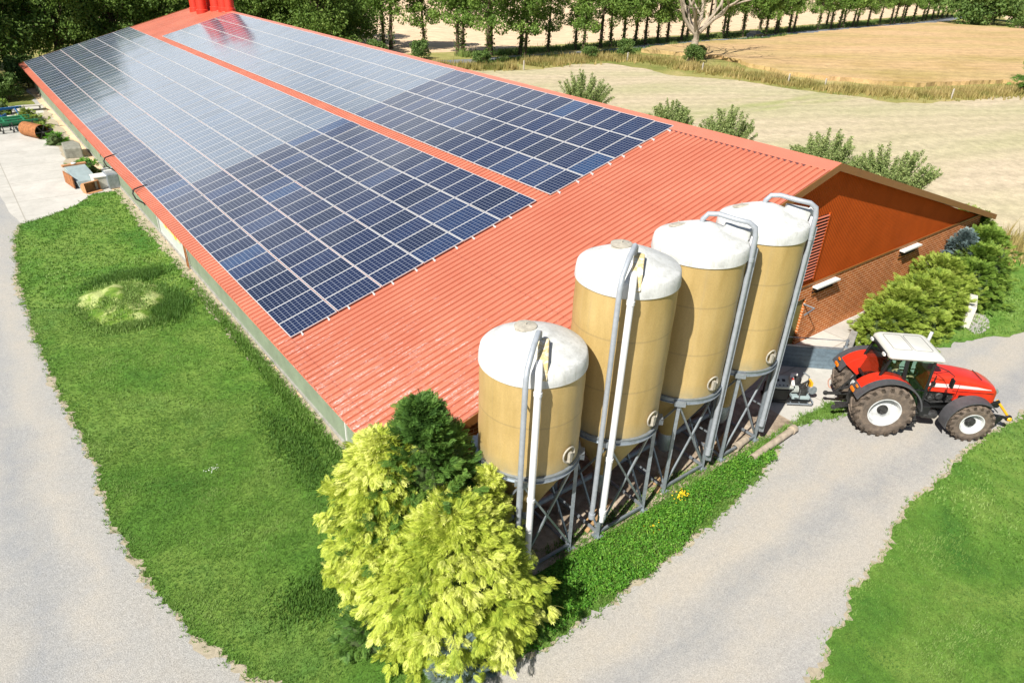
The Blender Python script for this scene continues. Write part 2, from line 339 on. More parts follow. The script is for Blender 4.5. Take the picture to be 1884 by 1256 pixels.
M['post'] = plain('pale_fence_post', (0.46, 0.42, 0.36), 0.85, 0, 0.2, 6)
M['louvre'] = plain('salmon_slats', (0.50, 0.15, 0.09), 0.5, 0, 0.1)
M['dark'] = plain('dark_interior_or_shadow', (0.008, 0.007, 0.007), 0.9)
M['doorm'] = plain('olive_door', (0.20, 0.18, 0.05), 0.6, 0, 0.2)
M['bannerc'] = plain('cream_banner', (0.70, 0.62, 0.30), 0.6)
M['sunyellow'] = plain('banner_yellow', (0.90, 0.52, 0.02), 0.6, 0, 0.08)
M['carpaint'] = plain('dark_car_paint', (0.02, 0.024, 0.03), 0.25, 0.3, 0.1, 2, 0, 0.8)

def glass_mat(name, tint=(0.80, 0.92, 0.88), fac=0.14):
    m, nt, bs, _, L = new_mat(name)
    tr = N(nt, 'ShaderNodeBsdfTransparent'); tr.inputs[0].default_value = (*tint, 1)
    gl = N(nt, 'ShaderNodeBsdfGlossy'); gl.inputs['Roughness'].default_value = 0.02; gl.inputs[0].default_value = (0.9, 1, 0.98, 1)
    fr = N(nt, 'ShaderNodeLayerWeight'); fr.inputs[0].default_value = .5
    mx = N(nt, 'ShaderNodeMixShader')
    L.new(math_n(nt, 'ADD', math_n(nt, 'MULTIPLY', math_n(nt, 'POWER', fr.outputs['Facing'], 4.0), .5), 0.04), mx.inputs[0])
    L.new(tr.outputs[0], mx.inputs[1]); L.new(gl.outputs[0], mx.inputs[2])
    L.new(mx.outputs[0], nt.nodes['Material Output'].inputs[0])
    return m
M['glass'] = glass_mat('cab_glass')

# ------------------------------------------------------------------ mesh building
class MB:
    def __init__(s): s.v = []; s.f = []
    def add(s, vs, fs):
        o = len(s.v); s.v += [tuple(x) for x in vs]; s.f += [tuple(i + o for i in f) for f in fs]; return s
    def box(s, c, d, rot=None, taper=None):
        hx, hy, hz = d[0] / 2, d[1] / 2, d[2] / 2
        t = taper or (1, 1)
        vs = [Vector((x * hx * (t[0] if z > 0 else 1), y * hy * (t[1] if z > 0 else 1), z * hz)) for z in (-1, 1) for x, y in ((-1, -1), (1, -1), (1, 1), (-1, 1))]
        if rot is not None: vs = [rot @ v for v in vs]
        vs = [v + Vector(c) for v in vs]
        return s.add(vs, [(3, 2, 1, 0), (4, 5, 6, 7), (0, 1, 5, 4), (1, 2, 6, 5), (2, 3, 7, 6), (3, 0, 4, 7)])
    def bar(s, a, b, w, h=None):
        a, b = Vector(a), Vector(b); h = h or w; d = b - a
        q = d.to_track_quat('X', 'Z').to_matrix()
        return s.box((a + b) / 2, (d.length, w, h), q)
    def tube(s, pts, r, n=10, cap=True):
        pts = [Vector(p) for p in pts]; m = len(pts)
        rs = r if isinstance(r, (list, tuple)) else [r] * m
        vs = []; up = None
        for i, p in enumerate(pts):
            t = (pts[min(i + 1, m - 1)] - pts[max(i - 1, 0)]).normalized()
            if up is None: up = Vector((0, 0, 1)) if abs(t.z) < .9 else Vector((1, 0, 0))
            x = t.cross(up).normalized(); up = x.cross(t).normalized()
            for k in range(n):
                a = 2 * PI * k / n
                vs.append(p + (x * math.cos(a) + up * math.sin(a)) * rs[i])
        fs = [(i * n + k, i * n + (k + 1) % n, (i + 1) * n + (k + 1) % n, (i + 1) * n + k) for i in range(m - 1) for k in range(n)]
        if cap: fs += [tuple(range(n))[::-1], tuple((m - 1) * n + k for k in range(n))]
        return s.add(vs, fs)
    def pipe(s, a, b, r, ri, n=18):
        """open hollow pipe"""
        a, b = Vector(a), Vector(b); t = (b - a).normalized()
        x = t.cross(Vector((0, 0, 1)) if abs(t.z) < .9 else Vector((1, 0, 0))).normalized(); y = x.cross(t)
        vs = [p + (x * math.cos(2 * PI * k / n) + y * math.sin(2 * PI * k / n)) * q for p, q in ((a, r), (b, r), (b, ri), (a, ri)) for k in range(n)]
        return s.add(vs, [(i * n + k, i * n + (k + 1) % n, ((i + 1) % 4) * n + (k + 1) % n, ((i + 1) % 4) * n + k) for i in range(4) for k in range(n)])
    def lathe(s, prof, c=(0, 0, 0), n=32, axis='Z', cap=True):
        vs = []
        for r, z in prof:
            for k in range(n):
                a = 2 * PI * k / n; p = (r * math.cos(a), r * math.sin(a), z)
                if axis == 'Y': p = (p[0], p[2], p[1])
                if axis == 'X': p = (p[2], p[0], p[1])
                vs.append((p[0] + c[0], p[1] + c[1], p[2] + c[2]))
        m = len(prof)
        fs = [(i * n + k, i * n + (k + 1) % n, (i + 1) * n + (k + 1) % n, (i + 1) * n + k) for i in range(m - 1) for k in range(n)]
        if cap: fs += [tuple(range(n))[::-1], tuple((m - 1) * n + k for k in range(n))]
        return s.add(vs, fs)
    def prism(s, poly, z0, z1, axis='Z', rot=None, c=(0, 0, 0)):
        n = len(poly); vs = []
        for z in (z0, z1):
            for a, b in poly:
                p = Vector({'Z': (a, b, z), 'Y': (a, z, b), 'X': (z, a, b)}[axis])
                if rot is not None: p = rot @ p
                vs.append(p + Vector(c))
        return s.add(vs, [tuple(range(n))[::-1], tuple(range(n, 2 * n))] + [(k, (k + 1) % n, n + (k + 1) % n, n + k) for k in range(n)])
    def loft(s, rings, cap=True):
        n = len(rings[0]); m = len(rings)
        vs = [p for r in rings for p in r]
        fs = [(i * n + k, i * n + (k + 1) % n, (i + 1) * n + (k + 1) % n, (i + 1) * n + k) for i in range(m - 1) for k in range(n)]
        if cap: fs += [tuple(range(n))[::-1], tuple((m - 1) * n + k for k in range(n))]
        return s.add(vs, fs)
    def arc(s, cx, cz, r, a0, a1, y0, y1, th, n=18, r1=None):
        """bent strip around a Y axis at (cx,cz)"""
        rings = []
        for i in range(n + 1):
            a = a0 + (a1 - a0) * i / n; rr = r if r1 is None else r + (r1 - r) * i / n
            c, q = math.cos(a), math.sin(a)
            rings.append([(cx + c * rr, y0, cz + q * rr), (cx + c * rr, y1, cz + q * rr), (cx + c * (rr - th), y1, cz + q * (rr - th)), (cx + c * (rr - th), y0, cz + q * (rr - th))])
        return s.loft(rings)
    def build(s, name, mat, parent=None, smooth=False, bevel=0.0, loc=None):
        me = bpy.data.meshes.new(name); me.from_pydata(s.v, [], s.f)
        import bmesh
        bm = bmesh.new(); bm.from_mesh(me); bmesh.ops.recalc_face_normals(bm, faces=bm.faces); bm.to_mesh(me); bm.free()
        me.materials.append(mat)
        o = bpy.data.objects.new(name, me); COL.objects.link(o)
        if parent is not None: o.parent = parent
        if loc is not None: o.location = loc
        if smooth:
            me.polygons.foreach_set('use_smooth', [True] * len(me.polygons))
            try:
                me.set_sharp_from_angle(angle=R(40))
            except Exception: pass
        if bevel:
            b = o.modifiers.new('bevel', 'BEVEL'); b.width = bevel; b.segments = 2; b.limit_method = 'ANGLE'
        return o

def tag(o, label, cat, group=None, kind=None):
    if label: o['label'] = label
    if cat: o['category'] = cat
    if group: o['group'] = group
    if kind: o['kind'] = kind
    return o

def thing(name, label, cat, loc=(0, 0, 0), rz=0.0, group=None):
    o = bpy.data.objects.new(name, None); COL.objects.link(o); o.empty_display_size = 0.3
    o.location = loc; o.rotation_euler = (0, 0, rz)
    return tag(o, label, cat, group)

def dup(root, loc, rz=0.0, label=None, scale=None, keep=None):
    r = root.copy(); COL.objects.link(r); r.location = loc; r.rotation_euler = (0, 0, rz)
    if scale is not None: r.scale = scale if isinstance(scale, (tuple, list)) else (scale,) * 3
    if label: r['label'] = label
    for ch in list(root.children):
        c = ch.copy(); COL.objects.link(c); c.parent = r
        for g in list(ch.children):
            d = g.copy(); COL.objects.link(d); d.parent = c
    return r

def npmesh(name, V, k, mat, att=None, parent=None, smooth=False):
    """V: (faces*k, 3) unshared vertices; att: per-face value written to attribute v"""
    V = np.ascontiguousarray(V, dtype=np.float32).reshape(-1, 3); nf = len(V) // k
    me = bpy.data.meshes.new(name)
    me.vertices.add(len(V)); me.vertices.foreach_set('co', V.ravel())
    me.loops.add(len(V)); me.loops.foreach_set('vertex_index', np.arange(len(V), dtype=np.int32))
    me.polygons.add(nf); me.polygons.foreach_set('loop_start', np.arange(0, nf * k, k, dtype=np.int32))
    me.polygons.foreach_set('loop_total', np.full(nf, k, dtype=np.int32))
    if att is not None:
        a = me.attributes.new('v', 'FLOAT', 'FACE'); a.data.foreach_set('value', np.asarray(att, dtype=np.float32))
    me.update(); me.validate(); me.materials.append(mat)
    o = bpy.data.objects.new(name, me); COL.objects.link(o)
    if parent is not None: o.parent = parent
    return o

# ------------------------------------------------------------------ ground sheets
def dense(poly, step=0.25, amp=0.12, freq=1.3, amp2=0.05, seed=0.0):
    out = []
    n = len(poly)
    for i in range(n):
        a = Vector((*poly[i][:2], 0)); b = Vector((*poly[(i + 1) % n][:2], 0)); L = (b - a).length
        m = max(1, int(L / step))
        nv = Vector((-(b - a).y, (b - a).x, 0)).normalized()
        for j in range(m):
            p = a.lerp(b, j / m)
            d = amp * noise.noise(Vector((p.x * freq, p.y * freq, seed))) * 2 + amp2 * noise.noise(Vector((p.x * freq * 6, p.y * freq * 6, seed + 4))) * 2
            p = p + nv * d
            out.append((p.x, p.y))
    return out

def sheet(name, poly, z, mat, thick=None, kind='structure'):
    from mathutils.geometry import delaunay_2d_cdt
    n = len(poly)
    vs, es, fs, *_ = delaunay_2d_cdt([Vector(p) for p in poly], [], [list(range(n))], 1, 1e-5)
    V = [(v[0], v[1], z) for v in vs]; F = [tuple(f) if (vs[f[1]] - vs[f[0]]).cross(vs[f[2]] - vs[f[0]]) > 0 else tuple(f)[::-1] for f in fs]
    if thick:
        m = len(V); V = [(x, y, z + thick) for x, y, z in V] + [(x, y, z - .02) for x, y, _ in V]
        cnt = {}
        for f in F:
            for i in range(3):
                e = (f[i], f[(i + 1) % 3]); cnt[e] = 1
        F = F + [(a, a + m, b_ + m, b_)[::-1] for (a, b_) in cnt if (b_, a) not in cnt]
        F = [tuple(f) for f in F]
    me = bpy.data.meshes.new(name); me.from_pydata(V, [], F); me.materials.append(mat)
    o = bpy.data.objects.new(name, me); COL.objects.link(o)
    if kind: o['kind'] = kind
    return o

sheet('ground', [(-900, -300), (1500, -300), (1500, 1500), (-900, 1500)], 0.0, M['farstraw'])
# pale cut field behind the barn
F1 = [(34.5, -40), (130, -40), (116, 12), (102.2, 13.1), (96.8, 14.9), (89, 15.5), (84.2, 17.1), (78.9, 19), (78.6, 22.1), (77, 26.7), (75.4, 31.6), (75.2, 37.9), (71, 42.5), (69.7, 45.1), (71, 51.2), (69.3, 55.9), (64.7, 57.7), (56.9, 55.6), (53.5, 56), (50, 66), (36, 75), (34.5, 60)]
sheet('cut_field', dense(F1, 1.0, .4, .3, .15), 0.004, M['straw'])
VG = [(130, 4), (116, 12), (102.2, 13.1), (96.8, 14.9), (89, 15.5), (84.2, 17.1), (78.9, 19), (78.6, 22.1), (77, 26.7), (75.4, 31.6), (75.2, 37.9), (71, 42.5), (69.7, 45.1), (71, 51.2), (69.3, 55.9), (64.7, 57.7), (56.9, 55.6), (53.5, 56), (46, 58.5), (38, 66), (30, 68), (30, 78), (53, 75), (70, 76), (98, 78.5), (140, 84), (206, 93), (262, 101), (300, 108), (300, 90), (230, 60), (170, 20)]
sheet('field_verge', dense(VG, 1.0, .5, .3, .3), 0.008, M['verge'])
WH = [(124, 14), (110.5, 16.4), (109.5, 19.3), (94, 23.5), (89.4, 28.3), (87, 33), (85, 38), (90.5, 52.6), (87.5, 57.5), (84, 63.5), (93, 66.3), (106, 67.6), (123, 67.4), (151, 72.3), (186, 75.5), (223, 78), (220, 73), (228, 58), (200, 30), (160, 8)]
sheet('grain_field', dense(WH, .6, .5, .3, .3), 0.0, M['wheat'], 0.55)
RD = [(53.4, 64), (61.9, 64.9), (67, 64.8), (75.2, 65.3), (84.1, 66), (93.2, 67.6), (106.6, 69), (122.7, 69.0), (150.7, 73.6), (186, 77), (223, 80), (252.5, 85.6), (330, 102), (330, 106), (252.5, 89.6), (223, 84), (186, 80.8), (150.7, 77.5), (122.7, 72.8), (106.6, 72.6), (93.2, 71), (84.1, 69), (75.2, 68.2), (67, 68), (61.9, 68.2), (53.4, 67.2), (36, 70), (36, 67)]
sheet('lane', dense(RD, 1.0, .15, .3, .1), 0.012, M['tarmac'])

# gravel yard all round the near side
sheet('gravel_drive', [(-60, -70), (60, -70), (60, -20), (14, -8.2), (-0.2, -8.2), (-0.2, 30), (-0.2, 66), (-60, 66)], 0.004, M['gravel'])
PT = [(-1.2, -11.0), (.7, -11.0), (5, -11), (9.17, -10.6), (11.5, -9.9), (16, -9.2), (20, -9.3), (24, -10.4), (29, -12), (60, -20), (60, -26), (22, -15.5), (15, -14.8), (9, -15.3), (5, -16.5), (1.5, -19), (-3, -17)]
sheet('gravel_path', dense(PT, .4, .12, .8, .05), 0.008, M['path'])
RGR = [(3.2, -17.4), (4.3, -15.89), (4.87, -15.79), (6.12, -15.44), (7.29, -15.18), (8.87, -14.88), (10.57, -14.59), (12.63, -14.36), (15.44, -14.23), (17.56, -14.19), (20.15, -14.48), (22.66, -14.78), (60, -26), (60, -60), (3, -60)]
sheet('worn_edge_right', dense([(x - .05, y + .10) for x, y in RGR], .1, .13, 1.2, .1, 5), 0.012, M['soil'])
RG = dense(RGR, .12, .13, 1.2, .1, 5)
sheet('grass_right', RG, 0.016, M['lawn'])
UP = [(19.0, -9.3), (21, -9.9), (22.92, -10.5), (24.3, -10.93), (25.72, -11.43), (27.26, -12.0), (29.36, -12.68), (60, -20), (60, -15.5), (38, -9.4), (35, -7.4), (31, -7.0), (28, -7.0), (24, -7.2), (19.6, -8.2)]
sheet('grass_by_hedge', dense(UP, .2, .12, 1.2, .08, 7), 0.020, M['lawn'])
sheet('bare_patch', dense([(25.2, -10.9), (26.4, -11.0), (27.5, -10.3), (27.6, -9.6), (26.6, -9.7), (25.6, -10.3)], .15, .1, 1.5, .05), 0.024, M['path'])
# lawn beside the barn
LWN = [(0.1, 28.0), (-0.27, 27.61), (-1.31, 27.49), (-2.42, 25.83), (-3.92, 24.59), (-5.24, 23.9), (-5.86, 20.92), (-6.21, 15.82), (-6.27, 11.02), (-6.26, 8.5), (-6.16, 5.39), (-6.01, 2.37), (-5.88, -0.17), (-6.09, -1.63), (-5.93, -3.4), (-5.75, -5.0), (-5.43, -6.09), (-5.27, -7.17), (-4.95, -7.98), (-4.55, -8.82), (-3.67, -9.9), (-2.25, -10.9), (-0.99, -11.45), (-0.18, -11.57), (0.72, -11.69), (1.74, -11.64), (2.79, -11.64), (3.91, -11.64), (5.46, -11.54), (7.35, -11.29), (9.17, -11.06), (10.71, -10.76), (11.7, -10.3), (11.9, -10.05), (8, -9.6), (0.1, -7.2)]
sheet('worn_edge', dense([(x - .09 if x < -4 else x, y - .08 if y < -6 else y) for x, y in LWN], .1, .12, 1.2, .1, 9), 0.008 + .004, M['soil'])
LW = dense(LWN, .1, .10, 1.3, .10, 9)
sheet('lawn', LW, 0.018, M['lawn'])
WD = [(11.96, -10.11), (12.96, -10.27), (13.71, -10.41), (14.71, -10.72), (15.56, -10.44), (14.93, -10.09), (13.54, -10.01)]
# concrete
PADP = [(0.36, -10.0), (3.3, -9.98), (6, -10.06), (9, -10.02), (12.1, -10.0), (14.9, -10.12), (17.4, -9.5), (19.9, -8.55), (27.5, -7.6), (30, -6.96), (0.36, -6.96)]
sheet('concrete_apron', dense([(13, -10.0), (14.9, -10.12), (17.4, -9.5), (20.2, -8.45), (27.5, -7.6), (30, -6.94), (13, -6.94)], .3, .03, 1, .02), 0.026, M['concrete'])
sheet('silo_pad', [(0.2, -10.02), (3.3, -10.0), (6, -10.05), (9, -10.02), (13.0, -10.02), (13.0, -6.94), (0.2, -6.94)], 0.0, M['dirtconc'], 0.03)
sheet('grass_wedge', dense([(x, y) for x, y in WD], .12, .08, 1.5, .06), 0.030, M['lawn'])
YD = [(-5.24, 23.9), (-5.52, 25.88), (-5.67, 29.86), (-6.18, 46.96), (-5.6, 57), (-0.1, 57), (-0.2, 27.7), (-1.31, 27.55), (-2.42, 25.83), (-3.92, 24.59)]
sheet('concrete_yard', dense(YD, .4, .03, 1, .02), 0.022, M['concrete'])
sheet('yard_soil', dense([(-0.1, 29), (-1.3, 29.6), (-1.5, 35), (-1.2, 44), (-0.8, 52), (-0.1, 56)], .3, .1, 1, .1), 0.026, M['soil'])
sheet('wall_foot_soil', dense([(0.36, 28), (-0.05, 28), (-0.25, 20), (-0.1, 12), (-0.3, 7), (-0.15, 2), (-0.05, -3), (0.1, -6.9), (0.36, -6.9)], .15, .12, 1.3, .12, 4), 0.026, M['soil'])
sheet('wood_floor', dense([(-60, 57.5), (-0.5, 57.5), (-0.3, 66), (36, 66), (36, 130), (-60, 130)], 1, .3, .3, .2), 0.014, M['verge'])

# ------------------------------------------------------------------ barn
AL = 0.2771; CA, SA = math.cos(AL), math.sin(AL)
EX, EZ, RX, RZ = -0.448, 2.473, 17.156, 7.479
Y0, Y1 = -7.22, 64.75
barn = thing('barn', 'long barn with red corrugated gable roof and orange brick gable end', 'barn', (0, 0, 0))
# roof: trapezoid ribs running up the slope, 25 cm apart
def roof_sheet(side):
    P = 0.25; ys = []
    y = Y0 + 0.02
    while y < Y1 - P:
        ys += [(y, 0.0), (y + .150, 0.0), (y + .168, -.045), (y + .232, -.045), (y + .25, 0.0)]; y += P
    prof = []
    for yy, h in ys:
        if not prof or yy > prof[-1][0] + 1e-6: prof.append((yy, h))
    vs = []; fs = []
    n = len(prof)
    xs = [EX, RX] if side == 0 else [RX, 2 * RX - EX]
    for xi, x in enumerate(xs):
        z = (EZ if (xi == 0) == (side == 0) else RZ)
        for yy, h in prof: vs.append((x, yy, z + h))
    fs = [(k, k + 1, n + k + 1, n + k) for k in range(n - 1)]
    return vs, fs
b = MB()
for sd in (0, 1):
    v_, f_ = roof_sheet(sd); b.add(v_, f_)
# underside board closing the roof slab
TH = 0.16
b.add([(EX + .03, Y0 + .03, EZ - TH), (RX, Y0 + .03, RZ - TH), (2 * RX - EX - .03, Y0 + .03, EZ - TH), (EX + .03, Y1 - .03, EZ - TH), (RX, Y1 - .03, RZ - TH), (2 * RX - EX - .03, Y1 - .03, EZ - TH)],
      [(0, 1, 4, 3), (1, 2, 5, 4)])
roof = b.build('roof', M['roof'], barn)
# ridge flashing
b = MB()
w = 0.62
b.add([(RX - w * CA, Y0 - .012, RZ - w * SA + .03), (RX, Y0 - .012, RZ + .035), (RX + w * CA, Y0 - .012, RZ - w * SA + .03), (RX - w * CA, Y1, RZ - w * SA + .03), (RX, Y1, RZ + .035), (RX + w * CA, Y1, RZ - w * SA + .03),
       (RX - w * CA - .005, Y0 - .012, RZ - w * SA + .0), (RX - w * CA - .005, Y1, RZ - w * SA + .0)],
      [(0, 1, 4, 3), (1, 2, 5, 4), (6, 0, 3, 7)])
b.build('ridge_cap', M['ridge'], barn)
zf = RZ - w * SA - .012; teeth = [(Y0 + .9, zf - .06)]; y = Y0 + .92
while y < Y1 - .5:
    teeth += [(y, zf - .03), (y + .01, zf + .016), (y + .165, zf + .016), (y + .175, zf - .03)]; y += .25
teeth.append((y, zf - .06)); b = MB(); b.prism(teeth, RX - w * CA - .055, RX - w * CA - .005, 'X')
b.build('profile_filler', M['closure'], barn)
# rake fascia (gable edge flashing) both slopes + eave fascia
for yy in (Y0, Y1):
    b = MB()
    for (xa, za, xb, zb) in ((EX, EZ, RX, RZ), (RX, RZ, 2 * RX - EX, EZ)):
        s_ = -1 if yy == Y0 else 1
        vs = [(xa, yy, za + .03), (xb, yy, zb + .03), (xb, yy, zb - .24), (xa, yy, za - .24)]
        vs2 = [(x, yy + s_ * .035, z) for x, y_, z in vs]
        b.add(vs + vs2, [(0, 1, 2, 3), (4, 5, 6, 7), (0, 1, 5, 4), (1, 2, 6, 5), (2, 3, 7, 6), (3, 0, 4, 7)])
    b.build('fascia', M['fascia'], barn)
b = MB()
for (xa, za, xb, zb) in ((EX, EZ, RX - .3, RZ - .3 * SA / CA), (RX + .3, RZ - .3 * SA / CA, 2 * RX - EX, EZ)):
    b.add([(xa, Y0 + .03, za + .036), (xb, Y0 + .03, zb + .036), (xb, Y0 + .13, zb + .036), (xa, Y0 + .13, za + .036)], [(0, 1, 2, 3)])
b.build('verge_trim', M['ridge'], barn)
# gable wall
WX0, WX1, WY = 0.36, 33.95, -6.95
def zr(x, off=0.18):
    return (EZ + (x - EX) * SA / CA if x < RX else EZ + (2 * RX - EX - x) * SA / CA) - off
BZ = 2.68
b = MB(); b.prism([(WX0, 0.0), (16.65, 0.0), (16.65, 2.12), (17.82, 2.12), (17.82, 0.0), (WX1, 0.0), (WX1, min(BZ, zr(WX1))), (WX1 - 1.0, BZ), (1.5, BZ), (WX0, zr(WX0))], WY, WY + .24, 'Y')
b.build('brick_wall', M['brick'], barn)
b = MB(); b.prism([(1.2, BZ + .0), (WX1 - .9, BZ + .0), (RX, zr(RX))], WY + .03, WY + .2, 'Y')
b.build('gable_cladding', M['clad'], barn)
b = MB(); b.box(((WX0 + WX1) / 2, WY - .012, BZ + .025), (WX1 - WX0 - 1.6, .05, .05)); b.build('drip_flashing', M['fascia'], barn)
# louvre
LX0, LX1, LZ0, LZ1 = 13.4, 17.82, 2.95, 5.5
b = MB(); b.box(((LX0 + LX1) / 2, WY + .022, (LZ0 + LZ1) / 2), (LX1 - LX0, .012, LZ1 - LZ0)); lv = b.build('louvre', M['dark'], barn)
b = MB()
for i in range(20):
    z = LZ0 + .06 + i * (LZ1 - LZ0 - .1) / 19
    b.box(((LX0 + LX1) / 2, WY - .02, z), (LX1 - LX0, .06, .03), Matrix.Rotation(R(30), 3, 'X'))
b.build('slat', M['louvre'], lv)
for x in (LX1 + .03, LX0 - .03):
    b = MB(); b.box((x, WY - .01, (LZ0 + LZ1) / 2), (.06, .07, LZ1 - LZ0 + .1)); b.build('louvre_frame', M['clad'], lv)
# door
b = MB(); b.box((17.235, WY + .12, 1.06), (1.16, .06, 2.1)); dr = b.build('door', M['doorm'], barn)
b = MB(); b.tube([(17.75, WY + .02, 1.86), (17.75, WY - .45, 1.86), (16.9, WY - .55, 1.86)], .03); b.build('handle', M['galv'], dr)
# wall lights, each with its shadow on the brick built as a dark panel
for x in (18.86, 25.8):
    b = MB(); b.prism([(x - .82, 2.50), (x + .82, 2.50), (x + .82, 2.56), (x - .82, 2.56)], WY - .24, WY - .003, 'Y'); hd = b.build('wall_light', M['white'], barn)  # white light fixture on the wall
    b = MB(); b.box((x, WY - .004, 2.34), (1.5, .02, .30)); b.build('window_or_shadow', M['dark'], hd)  # shadow below the fixture, put in as a dark panel
    b = MB(); b.box((x, WY - .03, 2.33), (1.5, .03, .025)); b.box((x, WY - .03, 2.19), (1.56, .05, .04)); b.build('shadow_trim', M['fascia'], hd)  # brown bars added across and below the painted shadow
# long side walls
b = MB()
SW = .38
b.box((SW, (WY + 13.7) / 2 + .02, 1.02), (.06, 13.7 - WY - .05, 2.0)); b.build('side_wall', M['netting'], barn)
b = MB(); b.box((SW, (18.9 + 29.5) / 2, 1.02), (.06, 10.5, 2.0)); b.build('side_wall', M['netting'], barn)
b = MB(); b.box((SW, (29.9 + 64.3) / 2, 1.02), (.06, 34.4, 2.0)); b.build('side_wall', M['netting'], barn)
b = MB(); b.box((SW, (13.8 + 18.8) / 2, 1.02), (.05, 5.0, 2.0)); b.build('side_wall', M['sheet_pale'], barn)
b = MB(); b.box((SW - .03, 64.3 / 2 - 3.5, .06), (.1, 71.2, .12)); b.build('plinth', M['conc_grey'], barn)
for y in (-2.8, 18.9):
    b = MB(); b.box((SW - .05, y, 1.0), (.04, .05, 1.9)); b.build('wall_seam', M['white'], barn)
b = MB(); b.box((2 * RX - .3, 28.7, 1.2), (.2, 71, 2.3)); b.build('side_wall', M['brick'], barn)
b = MB(); b.prism([(WX0, 0), (WX1, 0), (WX1, zr(WX1)), (RX, zr(RX)), (WX0, zr(WX0))], 64.2, 64.4, 'Y'); b.build('gable_wall', M['clad'], barn)
# banner, opening, junction box, cables on the side wall
b = MB(); b.box((SW - .045, 16.2, 1.16), (.02, 2.9, .74)); bn = b.build('banner', M['bannerc'], barn)
b = MB()
for y, z, r in ((17.15, 1.02, .20), (16.35, 1.2, .24), (15.5, 1.0, .25), (15.0, 1.3, .16)):
    b.lathe([(r * .45, -.006), (r, -.006), (r, .006), (r * .45, .006)], (SW - .062, y, z), 20, 'X', False)
    b.v[-80:] = [(x, yy, zz) for x, yy, zz in b.v[-80:]]
b.box((SW - .06, 16.75, 1.08), (.01, .5, .14)); b.box((SW - .06, 15.9, .98), (.01, .45, .13))
b.build('banner_print', M['sunyellow'], bn)
b = MB(); b.box((SW - .04, 14.3, 1.3), (.02, .8, .7)); b.build('opening', M['dark'], barn)
b = MB(); b.box((SW - .12, 13.62, 1.35), (.16, .22, .35)); jb = b.build('junction_box', M['tgrey'], barn, bevel=.01)
b = MB(); b.tube([(SW - .12, 13.62, 1.2), (SW - .12, 13.5, .6), (SW - .15, 13.4, .05)], .03); b.tube([(SW - .14, 13.72, 1.2), (SW - .14, 13.68, .05)], .025); b.build('cable', M['rust'], jb)
for y in (18.5, 25.3):
    b = MB(); b.tube([(.25, y, 2.70), (-.15, y - .05, 2.66), (-.5, y - .15, 2.60), (-.62, y - .3, 2.45), (-.56, y - .42, 2.2), (-.2, y - .5, 1.9), (.3, y - .5, 1.7)], .035, 8)
    b.build('cable_loop', M['rubber'], barn, smooth=True)
# big dark drum / doors in side wall
b = MB(); b.box((SW - .02, 29.7, 1.0), (.05, .4, 1.9)); b.build('side_door', M['dark'], barn)
for y in (21.5, 24.2, 33, 38, 44):
    b = MB(); b.box((SW - .06, y, 1.1), (.03, .05, .7)); b.build('wall_bracket', M['tgrey'], barn)
# roof stacks
def rp(s, t, h=0.0):  # point on the roof slope measured from the solar origin
    return (s * CA - h * SA, t, 2.6 + s * SA + h * CA)
for i, (s_, t_, r_) in enumerate(((16.3, 61.9, .5), (16.3, 59.6, .5), (17.4, 60.6, .42), (17.5, 58.6, .58), (17.7, 56.8, .55), (18.05, 55.6, .42))):
    x, y, z = rp(min(s_, 17.8), t_)
    b = MB(); b.lathe([(r_ + .08, z - .6), (r_ + .08, z + .25), (r_, z + .3), (r_, z + 3.0), (r_ + .12, z + 3.05), (r_ + .12, z + 3.25), (r_, z + 3.25)], (x, y, 0), 24)
    st = b.build('chimney', M['stack'], roof, smooth=True)

# ------------------------------------------------------------------ solar panels
RP, TP = 1.6907, 1.0071
PL, PW, FT = RP - .035, TP - .022, .035
def panel_faces(o, ux, uy, uz, v, k):
    """glass quad data in a frame-free form"""
    return [o + ux * a + uy * b_ + uz * c for a, b_, c in ((.02, .02, FT - .004), (PL - .02, .02, FT - .004), (PL - .02, PW - .02, FT - .004), (.02, PW - .02, FT - .004))]
def frame_boxes(mb, o=Vector((0, 0, 0)), A=None):
    A = A or Matrix.Identity(3)
    for c, d in (((PL / 2, .01, FT / 2), (PL, .02, FT)), ((PL / 2, PW - .01, FT / 2), (PL, .02, FT)), ((.01, PW / 2, FT / 2), (.02, PW - .04, FT)), ((PL - .01, PW / 2, FT / 2), (.02, PW - .04, FT))):
        mb.box(o + A @ Vector(c), d, A)
def glass_mesh(name, quads, vs_, ks_):
    me = bpy.data.meshes.new(name); n = len(quads)
    me.from_pydata([p for q in quads for p in q], [], [tuple(range(i * 4, i * 4 + 4)) for i in range(n)])
    uv = me.uv_layers.new(name='UVMap')
    for i in range(n):
        for j, c in enumerate(((0, 0), (10, 0), (10, 6), (0, 6))): uv.data[i * 4 + j].uv = c
    for nm, arr in (('v', vs_), ('k', ks_)):
        a = me.attributes.new(nm, 'FLOAT', 'FACE'); a.data.foreach_set('value', arr)
    me.materials.append(M['cells']); return me
gm = {}
for k in (0.0, 1.0):
    for i, v in enumerate((0.1, 0.25, 0.4, 0.55, 0.7, 0.92)):
        gm[(k, i)] = glass_mesh('solar_cells', [panel_faces(Vector((0, 0, 0)), Vector((1, 0, 0)), Vector((0, 1, 0)), Vector((0, 0, 1)), 0, 0)], [v], [k])
fb = MB(); frame_boxes(fb)
fo = fb.build('frame', M['alu']); frame_me = fo.data; bpy.data.objects.remove(fo)
LIFT = 0.115
rows_l = ['lowest', 'second', 'third', 'fourth', 'fifth', 'topmost']
rows_r = ['lowest', 'second', 'third', 'topmost']
def ordn(n):
    return '%d%s' % (n, 'th' if 10 <= n % 100 <= 20 else {1: 'st', 2: 'nd', 3: 'rd'}.get(n % 10, 'th'))
far_q, far_v, far_k = [], [], []; far_f = MB()
